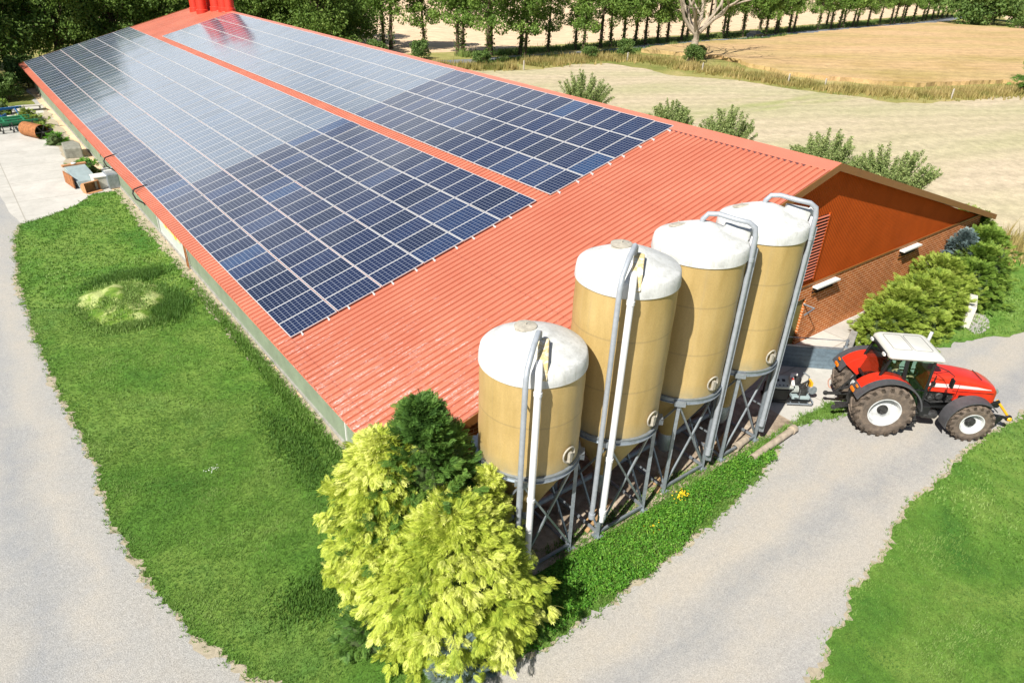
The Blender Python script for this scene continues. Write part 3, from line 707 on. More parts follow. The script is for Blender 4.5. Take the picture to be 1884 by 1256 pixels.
base_rot = Matrix.Rotation(-AL, 3, 'Y')
for arr, nrow, ncol, s0, t0 in ((0, 6, 64, 0.0, 0.0), (1, 4, 54, 10.7121, -0.1085)):
    for r_ in range(nrow):
        for c_ in range(ncol):
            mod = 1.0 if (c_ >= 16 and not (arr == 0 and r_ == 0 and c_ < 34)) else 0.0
            tilt = Matrix.Rotation(R(rnd.gauss(0, .22)), 3, 'X') @ Matrix.Rotation(R(rnd.gauss(0, .22)), 3, 'Y')
            A = base_rot @ tilt
            x, y, z = rp(s0 + r_ * RP + .012, (t0 * 1.0 + c_ * TP) + .01, LIFT - .08)
            vi = rnd.choices(range(6), (3, 5, 5, 3, 2, .6))[0]
            if c_ < 30:
                rows = rows_l if arr == 0 else rows_r
                place = 'larger left array' if arr == 0 else 'narrow array by ridge'
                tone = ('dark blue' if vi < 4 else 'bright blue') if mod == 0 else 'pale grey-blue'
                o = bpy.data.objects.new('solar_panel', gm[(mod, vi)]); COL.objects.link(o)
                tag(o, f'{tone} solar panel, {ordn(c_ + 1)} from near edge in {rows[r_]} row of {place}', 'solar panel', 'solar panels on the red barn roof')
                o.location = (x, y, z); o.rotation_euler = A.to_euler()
                f = bpy.data.objects.new('frame', frame_me); COL.objects.link(f); f.parent = o
            else:
                O = Vector((x, y, z))
                far_q.append(panel_faces(O, A @ Vector((1, 0, 0)), A @ Vector((0, 1, 0)), A @ Vector((0, 0, 1)), 0, 0))
                far_v.append((0.1, 0.25, 0.4, 0.55, 0.7, 0.92)[vi]); far_k.append(mod)
                frame_boxes(far_f, O, A)
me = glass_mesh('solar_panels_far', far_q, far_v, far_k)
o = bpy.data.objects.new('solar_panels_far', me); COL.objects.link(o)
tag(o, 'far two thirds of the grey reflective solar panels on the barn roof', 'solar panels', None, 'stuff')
ff = far_f.build('frame', M['alu'], o)
# mounting rails with clamps at their near ends
for arr, nrow, ncol, s0 in ((0, 6, 64, 0.0), (1, 4, 54, 10.7121)):
    for r_ in range(nrow):
        for q, f_ in enumerate((.22, .78)):
            s_ = s0 + (r_ + f_) * RP
            b = MB(); x, y, z = rp(s_, -.16 if arr == 0 else -.26, .012)
            L_ = ncol * TP + .2
            b.box((0, L_ / 2, 0), (.04, L_, .04), base_rot); b.box((0, .05, -.03), (.06, .1, .05), base_rot)
            o = b.build('mounting_rail', M['alu'], loc=(x, y, z))
            nm = (rows_l if arr == 0 else rows_r)[r_]
            tag(o, f"{'lower' if q == 0 else 'upper'} metal rail under the {nm} row of {'the larger left array' if arr == 0 else 'the narrower array by the ridge'}", 'rail', 'rails carrying the solar panels')

# ------------------------------------------------------------------ silos
SIL = [((2.26, -8.97), 5.57, 'a', 'shortest ochre silo with white dome, beside the golden conifers'),
       ((4.86, -9.1), 6.96, 'a', 'tall ochre silo with two front pipes, second from the conifers'),
       ((7.66, -8.92), 6.95, 'b', 'tall ochre silo with bent grey pipe over its lichened dome, third from the conifers'),
       ((10.21, -8.97), 7.02, 'b', 'tall ochre silo with clean white dome nearest the gate and brick wall')]
for (cx, cy), zr_, kind, lab in SIL:
    root = thing('feed_silo', lab, 'silo', (cx, cy, 0), 0, 'row of four feed silos')
    RS = 1.19; zb = 3.13
    b = MB(); prof = [(RS, zb)]
    for i in range(1, 12): prof.append((RS + .006 * math.sin(i * 2.1), zb + (zr_ - zb) * i / 12))
    prof.append((RS, zr_ + .05))
    b.lathe(prof, n=64, cap=False); b.build('tank', M['silo'], root, smooth=True)
    b = MB(); b.lathe([(.16, 1.15), (.22, 1.25), (.30, 1.45), (RS - .02, zb - .02), (RS, zb)], n=64, cap=False); b.build('hopper', M['silo'], root, smooth=True)
    b = MB(); b.lathe([(.02, .62), (.16, .62), (.24, .8), (.26, 1.2), (.2, 1.34)], n=24); b.build('outlet', M['galv'], root, smooth=True)
    # cap
    b = MB()
    H = .86
    b.lathe([(RS + .015, zr_ - .01), (RS + .03, zr_), (RS + .02, zr_ + .16), (RS - .005, zr_ + .31), (RS - .04, zr_ + .345), (RS - .30, zr_ + .47), (RS - .55, zr_ + .575), (RS - .80, zr_ + .67), (.2, zr_ + .735), (.02, zr_ + .745)], n=64)
    cap = b.build('dome', M['cap'], root, smooth=True)
    hx, hy, hz = ((-.08, .22, zr_ + .66) if kind == 'a' else (-.25, .55, zr_ + .47))
    rot = Matrix.Rotation(R(0 if kind == 'a' else -18), 3, 'X')
    b = MB(); b.lathe([(.24, -.05), (.22, .07), (.25, .075), (.25, .105), (.21, .12), (.02, .125)], n=28)
    b.tube([(0, 0, .12), (0, 0, .19)], .012, 6)
    b.v = [tuple(rot @ Vector(p) + Vector((hx, hy, hz))) for p in b.v]
    b.build('hatch', M['hatch'], cap, smooth=True)
    # steel ring
    b = MB(); b.lathe([(RS + .005, zb - .07), (RS + .07, zb - .07), (RS + .07, zb - .055), (RS + .03, zb - .05), (RS + .03, zb + .07), (RS + .07, zb + .075), (RS + .07, zb + .09), (RS + .005, zb + .09)], n=64, cap=False)
    b.build('support_ring', M['galv'], root, smooth=True)
    # legs
    q = .86; tops = .84
    cor = [(-1, -1), (1, -1), (1, 1), (-1, 1)]
    for sx, sy in cor:
        b = MB(); b.bar((sx * q, sy * q, .06), (sx * tops, sy * tops, zb + .02), .09, .09)
        b.box((sx * q, sy * q, .045), (.24, .24, .03)); b.box((sx * tops * 1.01, sy * tops * 1.01, zb - .02), (.3, .3, .14), Matrix.Rotation(PI / 4, 3, 'Z'))
        b.build('leg', M['galv'], root)
    for i in range(4):
        a, c = cor[i], cor[(i + 1) % 4]
        for (p, r1) in ((a, c), (c, a)):
            b = MB(); b.bar((p[0] * q, p[1] * q, .2), (r1[0] * tops, r1[1] * tops, zb - .15), .045, .05)
            b.build('brace', M['galv'], root)
    for i in range(4):
        a, c = cor[i], cor[(i + 1) % 4]
        b = MB(); b.bar((a[0] * q, a[1] * q, .16), (c[0] * q, c[1] * q, .16), .06, .07); b.build('ground_beam', M['galv'], root)
        if i in (1, 2):
            b = MB(); b.bar((a[0] * q, a[1] * q, 1.35), (c[0] * q, c[1] * q, 1.35), .035, .04); b.build('cross_rail', M['galv'], root)
    # inspection ring with hook, towards camera right
    ang = R(-82 if kind == 'a' else -94); ox, oy = math.cos(ang) * (RS + .02), math.sin(ang) * (RS + .02)
    b = MB(); tt = Vector((-math.sin(ang), math.cos(ang), 0)); nn = Vector((math.cos(ang), math.sin(ang), 0))
    for rr, off in ((.17, .015), (.19, .035)):
        pts = [Vector((ox, oy, 3.62)) + nn * (off - (.5 * (rr * math.cos(2 * PI * k / 20)) ** 2) / RS) + tt * rr * math.cos(2 * PI * k / 20) + Vector((0, 0, rr * 1.05 * math.sin(2 * PI * k / 20))) for k in range(21)]
        b.tube(pts, .018, 6, False)
    b.box(Vector((ox, oy, 3.57)) + nn * .06, (.07, .09, .26), Matrix.Rotation(ang, 3, 'Z'))
    b.build('inspection_port', M['hatch'], root, smooth=True)
    if kind == 'a':
        d = Vector((cx + 6.34, cy + 18.91, 0)).normalized(); sde = Vector((d.y, -d.x, 0))
        g = -d * 1.50 - sde * .12; w_ = -d * 1.46 + sde * .14
        zt = zr_ + .1
        b = MB(); pts = [(g.x, g.y, .95 if zr_ < 6 else 1.0), (g.x, g.y, zt - .1), (g.x, g.y, zt + .25), (g.x + d.x * .10 + sde.x * .02, g.y + d.y * .10 + sde.y * .02, zt + .48), (g.x + d.x * .50 + sde.x * .12, g.y + d.y * .50 + sde.y * .12, zt + .80), (g.x + d.x * .85 + sde.x * .2, g.y + d.y * .85 + sde.y * .2, zt + .92), (g.x + d.x * 1.0 + sde.x * .22, g.y + d.y * 1.0 + sde.y * .22, zt + .84), (g.x + d.x * 1.03 + sde.x * .22, g.y + d.y * 1.03 + sde.y * .22, zt + .45)]
        b.tube(pts, .062, 12); b.tube([(g.x, g.y, .9), (g.x, g.y, 1.05)], .085, 12); b.build('vent_pipe', M['greypipe'], root, smooth=True)
        b = MB(); pts = [(w_.x, w_.y, 1.0), (w_.x, w_.y, zt - .15), (w_.x, w_.y, zt + .12), (w_.x + d.x * .14, w_.y + d.y * .14, zt + .28), (w_.x + d.x * .5, w_.y + d.y * .5, zt + .40)]
        b.tube(pts, .078, 14)
        for zz in (1.1, 2.75, zt - .1): b.tube([(w_.x, w_.y, zz), (w_.x, w_.y, zz + .09)], .092, 14)
        b.tube([(w_.x, w_.y, .8), (w_.x, w_.y, 1.05)], .06, 12)
        b.build('fill_pipe', M['whitepipe'], root, smooth=True)
        b = MB(); A = Matrix.Rotation(math.atan2(d.y, d.x), 3, 'Z')
        b.prism([(-1.12, zr_ + .12), (-.42, zr_ + .66), (-.46, zr_ + .80), (-.98, zr_ + .58), (-1.22, zr_ + .22)], -.12, .12, 'Y', rot=A, c=(sde.x * .2, sde.y * .2, 0))
        b.build('fill_box', M['lichen'], root, bevel=.03)
        b = MB()
        for zz in (3.2, zr_ - .35):
            b.bar((g.x, g.y, zz), (g.x + d.x * .36, g.y + d.y * .36, zz), .03); b.bar((w_.x, w_.y, zz), (w_.x + d.x * .32, w_.y + d.y * .32, zz), .03)
        b.build('pipe_bracket', M['galv'], root)
    else:
        ax, ay = .64, -1.09; zt = zr_ + .93
        b = MB()
        up = [(ax + .0, ay, 1.0), (ax, ay, 1.5), (ax, ay, 3.0), (ax, ay, zt - .35), (ax - .03, ay + .04, zt - .12), (ax - .14, ay + .17, zt - .01), (ax - .34, ay + .42, zt + .03), (.22, -.22, zt + .05), (.08, -.02, zt + .02), (.0, .06, zt - .12), (-.02, .08, zt - .3)]
        b.tube(up, .066, 12); b.tube([(ax, ay, zt - 1.0), (ax, ay, zt - .9)], .08, 12); b.tube([(ax, ay, .82), (ax, ay, 1.05)], .08, 12)
        b.build('vent_pipe', M['greypipe'], root, smooth=True)
        # auger channel on the shaded side
        A = Matrix.Rotation(R(-50), 3, 'Z'); cxn, cyn = .86, -.95
        b = MB(); L_ = zr_ + .25 - .5
        b.box((cxn, cyn, .5 + L_ / 2), (.06, .26, L_), A)
        for sgn in (-1, 1): b.box(Vector((cxn, cyn, .5 + L_ / 2)) + A @ Vector((.05, sgn * .125, 0)), (.12, .02, L_), A)
        for i in range(int(L_ / .25)): b.box(Vector((cxn, cyn, .6 + i * .25)) + A @ Vector((.04, 0, 0)), (.05, .24, .03), A)
        b.build('auger_channel', M['galv'], root)
        b = MB(); b.box((.62, -.55, zr_ + .52), (.62, .34, .34), Matrix.Rotation(R(-42), 3, 'Z') @ Matrix.Rotation(R(8), 3, 'Y'))
        b.build('fill_box', M['cap'], root, bevel=.03)
        b = MB(); b.tube([(.9, -.86, zr_ - .2), (.9, -.86, zr_ + .55), (.82, -.76, zr_ + .66)], .075, 12); b.build('fill_pipe', M['whitepipe'], root, smooth=True)

# conveyor tube + timber lying below the silos
b = MB(); b.tube([(-4.2, .35, .35), (4.4, .35, .35)], .09, 12); b.tube([(-4.2, .35, .35), (-4.45, .35, .35)], .16, 12)
tag(b.build('feed_auger', M['greypipe'], smooth=True, loc=(6.3, -8.7, 0)), 'long grey feed auger tube lying low under the silos', 'feed auger')
for i, (x, y, a, l) in enumerate(((4.55, -9.45, 20, 1.5), (7.3, -9.4, 24, 1.7), (10.0, -9.4, 22, 1.4))):
    b = MB(); b.box((0, 0, .05), (l, .12, .05), Matrix.Rotation(R(a), 3, 'Z')); b.box((.1, .15, .05), (l * .8, .10, .04), Matrix.Rotation(R(a - 5), 3, 'Z'))
    tag(b.build('timber_planks', M['wood'], loc=(x, y, .03)), ['loose brown planks on the pad under the second silo', 'loose brown planks on the pad under the third silo', 'loose brown planks on the pad under the fourth silo'][i], 'planks')

# ------------------------------------------------------------------ gate, pier, walls
gx, gy = 15.75, -7.45
g1 = Vector((gx, gy, 0)); g2 = Vector((17.5, -9.05, 0)); gd = (g2 - g1); gl = gd.length; ga = math.atan2(gd.y, gd.x)
gate = thing('yard_gate', 'low blue-grey plank gate between the last silo and the concrete pier', 'gate', g1, ga)
b = MB()
for i in range(5): b.box((gl / 2, 0, .10 + i * .175), (gl - .12, .035, .168))
b.build('plank', M['gatem'], gate)
b = MB(); b.box((gl / 2, .0, .94), (gl, .06, .05)); b.box((.03, 0, .5), (.06, .06, .96)); b.box((gl - .05, 0, .5), (.06, .06, .96)); b.box((gl / 2, .03, .5), (.05, .03, .9)); b.build('gate_frame', M['galv'], gate)
b = MB(); b.tube([(0, .0, 1.28), (gl + .1, 0, 1.28)], .018, 8); b.tube([(0.02, 0, .9), (0.02, 0, 1.3)], .02, 8); b.build('top_rail', M['galv'], gate)
b = MB(); b.tube([(gl + .02, 0, .95), (gl + .02, 0, 1.34)], .05, 10); b.box((gl + .02, 0, 1.0), (.12, .14, .10)); b.build('hinge_post', M['galv'], gate, smooth=True)
b = MB(); d = Vector((1.75, .68, 0)); A = Matrix.Rotation(math.atan2(d.y, d.x), 3, 'Z'); L_ = d.length
b.box(Vector((0, 0, .5)) + A @ Vector((L_ / 2, 0, 0)), (L_, .26, 1.0), A)
tag(b.build('concrete_pier', M['conc_grey'], bevel=.03, loc=(17.35, -9.22, 0)), 'weathered grey concrete wall end that the blue gate shuts against', 'concrete wall')
b = MB(); b.prism([(0, 0), (1.7, 0), (1.7, .5), (0, 1.35)], 0, .3, 'X'); 
b.v = [(x, -y, z) for x, y, z in b.v]
tag(b.build('concrete_wall', M['conc_wall'], bevel=.02, loc=(28.3, -6.98, 0)), 'pale concrete wall stub against the brick gable, behind the hedge', 'concrete wall')
b = MB(); b.box((0, 0, .5), (1.6, .32, 1.0), Matrix.Rotation(R(20), 3, 'Z'))
tag(b.build('concrete_wall', M['conc_wall'], bevel=.02, loc=(26.2, -10.05, 0)), 'white concrete block wall between hedge and bare patch in the grass', 'concrete wall')
# pipes and hose
b = MB(); b.pipe((0, 0, .12), (2.35, .12, .12), .115, .095); b.pipe((2.30, .118, .12), (2.5, .13, .12), .14, .10)
tag(b.build('drain_pipe', M['clay'], smooth=True, loc=(10.05, -10.45, .03)), 'long brownish drain pipe lying on the grass edge by the path', 'pipe')
b = MB(); b.pipe((0, 0, .12), (.62, .06, .12), .115, .095); b.pipe((-.05, -.005, .12), (.12, .01, .12), .14, .10)
tag(b.build('drain_pipe', M['clay'], smooth=True, loc=(10.1, -9.82, .03)), 'short pale drain pipe lying at the foot of the last silo', 'pipe')
b = MB(); b.tube([(.42 * math.cos(a), .22 * math.sin(a) + .05 * math.sin(2 * a), 0) for a in [2 * PI * k / 36 for k in range(37)]], .018, 8, False); b.tube([(-.36, -.02, 0), (-.30, .0, .02)], .03, 8)
o = b.build('garden_hose', M['hose'], smooth=True, loc=(16.45, -9.5, .045)); o.rotation_euler = (0, 0, R(10)); tag(o, 'faded red hose looped on the concrete behind the tractor', 'hose')
# heap of bright clippings
def mound(name, c, rx, ry, h, mat, label, cat, seed=0):
    n = 40; vs = []; fs = []
    for i in range(n + 1):
        for j in range(n + 1):
            u, v = i / n * 2 - 1, j / n * 2 - 1
            d = math.sqrt(u * u + v * v)
            k = max(0, 1 - d * d * (1 + .35 * noise.noise(Vector((u * 1.6, v * 1.6, seed)))))
            z = h * k ** 1.3 * (1 + .7 * noise.noise(Vector((u * 2.2, v * 2.2, seed + 5)))) + (.05 * noise.noise(Vector((u * 9, v * 9, seed))) if k > 0 else 0)
            vs.append((u * rx, v * ry, z if k > .0 else -.03))
    for i in range(n):
        for j in range(n):
            a = i * (n + 1) + j; fs.append((a, a + n + 1, a + n + 2, a + 1))
    b = MB(); b.add(vs, fs); o = b.build(name, mat, smooth=True, loc=c)
    return tag(o, label, cat)
mound('clippings_heap', (-2.9, 11.4, .0), 1.8, 2.6, .42, M['clip'], 'low heap of pale grass clippings on the lawn', 'grass heap', 2)

# ------------------------------------------------------------------ vegetation
def inpoly(px, py, poly):
    poly = np.asarray(poly); x, y = poly[:, 0], poly[:, 1]; x2, y2 = np.roll(x, -1), np.roll(y, -1)
    c = np.zeros(len(px), bool)
    for a, b_, c2, d in zip(x, y, x2, y2):
        m = (b_ > py) != (d > py)
        if m.any():
            xi = (c2 - a) * (py[m] - b_) / (d - b_ + 1e-12) + a
            c[m] ^= px[m] < xi
    return c

def norm(a): return a / np.maximum(np.linalg.norm(a, axis=-1, keepdims=True), 1e-9)

def blades(P, h, w, lean=0.5, per=3, tint=None):
    """P (n,3): little tufts of per triangular blades"""
    n = len(P); P = np.repeat(P, per, 0); m = len(P)
    a = rng.uniform(0, 2 * PI, m); hh = h * rng.uniform(.5, 1.35, m); ww = w * rng.uniform(.6, 1.3, m)
    d = np.stack([np.cos(a), np.sin(a), np.zeros(m)], 1); t = np.stack([-d[:, 1], d[:, 0], d[:, 2]], 1)
    base = P + d * (w * .8)[:, None] if hasattr(w, '__len__') else P + d * w * .8
    tip = base + d * (hh * lean * rng.uniform(.2, 1.4, m))[:, None]; tip[:, 2] += hh
    V = np.stack([base - t * ww[:, None] / 2, base + t * ww[:, None] / 2, tip], 1)
    v = rng.uniform(0, 1, m) * .55 + np.repeat(rng.uniform(0, .45, n), per) if tint is None else np.repeat(tint, per) + rng.uniform(-.2, .2, m)
    return V.reshape(-1, 3), v

def scatter(poly, n, box=None):
    poly = np.asarray(poly); lo = poly.min(0); hi = poly.max(0)
    if box is not None: lo = np.maximum(lo, box[0]); hi = np.minimum(hi, box[1])
    p = rng.uniform(lo, hi, (int(n * np.prod(hi - lo)), 2))
    return p[inpoly(p[:, 0], p[:, 1], poly)]

def patch_noise(p, s, seed=0.0):
    return np.array([noise.noise(Vector((x * s, y * s, seed))) for x, y in p])

# lawn blades, denser close to the camera
VV = []; AA = []
def add_grass(poly, dens, box, h=.055, w=.022, z=.018, per=3):
    p = scatter(poly, dens, box)
    if len(p) == 0: return
    pn = patch_noise(p[:, :2], .55, 3); pn2 = patch_noise(p[:, :2], 1.7, 8)
    P = np.column_stack([p, np.full(len(p), z)])
    t = .45 + .55 * pn + .25 * pn2
    hh = np.repeat(h * (1 + .8 * np.clip(pn, -.3, 1)), per)
    V, v = blades(P, hh, w, .7, per, t)
    VV.append(V); AA.append(v)
add_grass(LW, 700, ((-7, -12), (2.5, 2)), .045, .014)
add_grass(LW, 300, ((-7, 2), (0.4, 12)), .05, .02)
add_grass(LW, 70, ((-7, 12), (0.4, 28)), .07, .05)
add_grass(LW, 520, ((2.5, -12), (12, -9.5)), .09, .03)
add_grass(RG, 420, ((3, -24), (12, -14)), .045, .015)
add_grass(RG, 120, ((12, -24), (26, -14)), .06, .03)
add_grass(dense(UP, .2, .12, 1.2, .08, 7), 60, ((19, -14), (34, -4)), .07, .05, .022)
add_grass(dense(WD, .12, .08, 1.5, .06), 600, ((11, -11), (16, -9)), .08, .025, .03)
for cx_, cy_, rx_, ry_, n_, h_, t_ in ((-1.75, 10.3, .9, 1.5, 5200, .20, .12), (-2.3, 13.8, 1.3, .7, 4200, .18, .18), (-3.0, 9.0, 1.0, .5, 1500, .12, .75), (-2.9, 11.4, 1.4, 2.1, 2600, .10, .8), (-4.2, 11.0, .6, 1.5, 1500, .12, .6), (-.1, 2, .25, 9, 4200, .13, .45), (-.9, -2, .7, 3, 2500, .09, .2), (-2.5, -7.5, 1.2, .7, 2200, .09, .2)):
    q = rng.normal(0, .5, (n_, 2)) * np.array([rx_, ry_]) + np.array([cx_, cy_])
    zz = np.full(n_, .018)
    if abs(cx_ + 2.9) < .3 and abs(cy_ - 11.4) < .3: zz = .018 + .35 * np.clip(1 - ((q[:, 0] + 2.9) / 1.7) ** 2 - ((q[:, 1] - 11.4) / 2.5) ** 2, 0, 1)
    V, v = blades(np.column_stack([q, zz]), h_, .03, .6, 3, np.clip(t_ + rng.normal(0, .12, n_), 0, 1))
    VV.append(V); AA.append(v)
V = np.concatenate(VV); A_ = np.concatenate(AA)
tag(npmesh('lawn_grass', V, 3, M['blade'], A_), 'short green lawn grass around the barn and beside the paths', 'grass', None, 'stuff')
# ragged edges
def edge_tufts(poly, n, h, w, spread, keep):
    poly = [p for p in poly if keep(p)]
    P = []
    for p in poly:
        for _ in range(n): P.append((p[0] + rnd.gauss(0, spread), p[1] + rnd.gauss(0, spread), .018))
    return blades(np.array(P), h, w, .9, 4)
Vs = [edge_tufts(LW, 5, .06, .02, .08, lambda p: p[1] < 25 and (p[0] < -3 or p[1] < -9.3)), edge_tufts(RG, 4, .06, .02, .08, lambda p: p[0] > 3 and p[1] > -20 and p[0] < 26), edge_tufts(dense(WD, .12, .08, 1.5, .06), 4, .1, .03, .06, lambda p: True)]
tag(npmesh('edge_grass', np.concatenate([a for a, _ in Vs]), 3, M['blade'], np.concatenate([a for _, a in Vs])), 'ragged grass tufts along the gravel edges', 'grass', None, 'stuff')
# broad-leaved weeds in front of the silos
WP = [(0.3, -11.5), (1.8, -11.6), (4, -11.6), (5.6, -11.5), (7.4, -11.25), (9.2, -11.0), (10.6, -10.8), (11.6, -10.25), (9, -10.15), (6, -10.2), (3.4, -10.15), (.3, -10.2)]
p = scatter(dense(WP, .3, .1, 1, .1), 330)
hgt = .06 + .16 * np.clip(patch_noise(p, 1.1, 6) + .35, 0, 1)
# leaf quads
def leaves(C, size, nrm=None, flat=.6, aspect=.55, v=None):
    n = len(C)
    a = rng.normal(size=(n, 3))
    if nrm is None: nrm = np.tile(np.array([0, 0, 1.]), (n, 1))
    nn = norm(nrm * flat + norm(a) * (1 - flat) * 1.2)
    t = norm(np.cross(nn, rng.normal(size=(n, 3)))); b_ = np.cross(nn, t)
    s = (size * rng.uniform(.6, 1.3, n))[:, None]
    V = np.stack([C - t * s, C - b_ * s * aspect, C + t * s, C + b_ * s * aspect], 1)
    if v is None: v = rng.uniform(0, 1, n)
    return V.reshape(-1, 3), v
C = np.repeat(np.column_stack([p, .03 + hgt]), 5, 0); C += rng.normal(0, .035, C.shape); C[:, 2] = np.maximum(C[:, 2], .03)
V, v = leaves(C, .032, None, .55, .55, np.clip(np.repeat(rng.uniform(0.1, .9, len(p)), 5) + rng.uniform(-.2, .2, len(C)), 0, 1))
tag(npmesh('weeds', V, 4, M['weed'], v), 'leafy green weeds on the strip between silos and path', 'weeds', None, 'stuff')
def dots(name, cx, cy, n, sp, z, size, mat, label, cat):
    C = np.column_stack([rng.normal(cx, sp, n), rng.normal(cy, sp * .6, n), z + rng.uniform(0, .06, n)])
    V, v = leaves(C, size, None, .8, .9); tag(npmesh(name, V, 4, mat, v), label, cat, None, 'stuff')
dots('yellow_flowers', 6.95, -10.3, 60, .15, .18, .025, M['flower'], 'yellow flowers among the weeds in front of the silos', 'flowers')
dots('yellow_flowers', 5.3, -10.75, 14, .2, .16, .02, M['flower'], 'few scattered yellow flowers near the second silo', 'flowers')
dots('white_flowers', -3.35, -1.6, 22, .10, .06, .016, M['white_flower'], 'small white flowers in the lawn', 'flowers')

# tall dry grass on the field bank
def strip_grass(name, pts, width, n, h, w, mat, label):
    P = []
    for (a, b_) in zip(pts[:-1], pts[1:]):
        a = np.array(a); b_ = np.array(b_); L = np.linalg.norm(b_ - a); m = int(n * L)
        t = rng.uniform(0, 1, (m, 1)); q = a + (b_ - a) * t; nv = np.array([-(b_ - a)[1], (b_ - a)[0]]) / L
        q = q + nv * rng.normal(0, width, (m, 1)); P.append(q)
    P = np.concatenate(P); pn = patch_noise(P, .35, 5)
    P3 = np.column_stack([P, np.zeros(len(P))]); V, v = blades(P3, np.repeat(h * (1 + pn), 4), w, .35, 4, np.clip(.5 + pn * .9, 0, 1))
    return tag(npmesh(name, V, 3, mat, v), label, 'tall grass', None, 'stuff')
strip_grass('dry_bank_grass', [(112, 14.6), (103, 15), (97, 17), (90, 19), (86, 21), (82, 25), (80, 30), (79, 36), (79.5, 41), (77, 46), (79, 52), (78, 57), (73, 60), (66, 61), (57, 59.5)], 1.5, 90, .62, .12, M['drygrass'], 'tall dry yellow grass on the bank between the two fields')
strip_grass('dry_bank_grass', [(54, 58), (48, 60), (44, 64)], 1.0, 60, .8, .10, M['drygrass'], 'dry grass along the lane close to the barn ridge')
strip_grass('dry_bank_grass', [(36, -4), (38, -8), (41, -11), (45, -12)], 1.0, 90, .8, .07, M['drygrass'], 'dry grass tufts beyond the hedge at the barn corner')
strip_grass('lane_grass', [(53, 70), (70, 71), (90, 73), (110, 74.2), (130, 77), (160, 80.5), (200, 86), (260, 95)], 1.0, 22, .6, .14, M['scrub'], 'rough green grass at the foot of the avenue trees')
strip_grass('lane_grass', [(53, 64), (70, 64.5), (88, 66), (110, 67.6), (140, 71)], .5, 20, .5, .14, M['scrub'], 'rough green grass on the near side of the lane')

# --- conifer fronds
def frond(n_side=7, L=1.0, W=.50, lw=.042):
    """flat drooping spray as quads, tip towards +X"""
    Q = []
    def leaf(p, d, l, w_):
        d = np.array(d, float); d /= np.linalg.norm(d); s = np.cross(d, [0, 0, 1.]); s /= np.linalg.norm(s)
        p = np.array(p, float)
        Q.append([p, p + d * l * .45 + s * w_, p + d * l, p + d * l * .45 - s * w_])
    for i in range(n_side):
        t = (i + .6) / (n_side + .4); z = -.28 * t * t
        l = W * (1 - t * .55) * (0.6 + .6 * min(1, t * 3))
        for sg in (-1, 1): leaf((L * t * .85, 0, z), (.75, sg * .8, -.22), l, lw)
    leaf((L * .72, 0, -.16), (1, 0, -.5), L * .42, lw * 1.3)
    leaf((0, 0, 0), (1, 0, -.05), L * .75, lw * .8)
    return np.array(Q)  # (q,4,3)
FR = frond()
def fronds(P, D, size, droop=.35, tint=None, spread=.35, proto=None):
    F = FR if proto is None else proto
    n = len(P); D = norm(D + rng.normal(0, spread, (n, 3)) * np.array([1, 1, .6])); D[:, 2] -= droop * rng.uniform(.3, 1.3, n); X = norm(D)
    up = np.tile(np.array([0, 0, 1.]), (n, 1)) + rng.normal(0, .45, (n, 3)); Y = norm(np.cross(up, X)); Z = np.cross(X, Y)
    s = size * rng.uniform(.65, 1.35, n)
    V = P[:, None, None, :] + (F[None, :, :, 0:1] * X[:, None, None, :] + F[None, :, :, 1:2] * Y[:, None, None, :] + F[None, :, :, 2:3] * Z[:, None, None, :]) * s[:, None, None, None]
    if tint is None: tint = rng.uniform(.15, .85, n)
    v = np.clip(tint[:, None] + rng.uniform(-.2, .2, (n, F.shape[0])), 0, 1)
    return V.reshape(-1, 3), v.ravel()

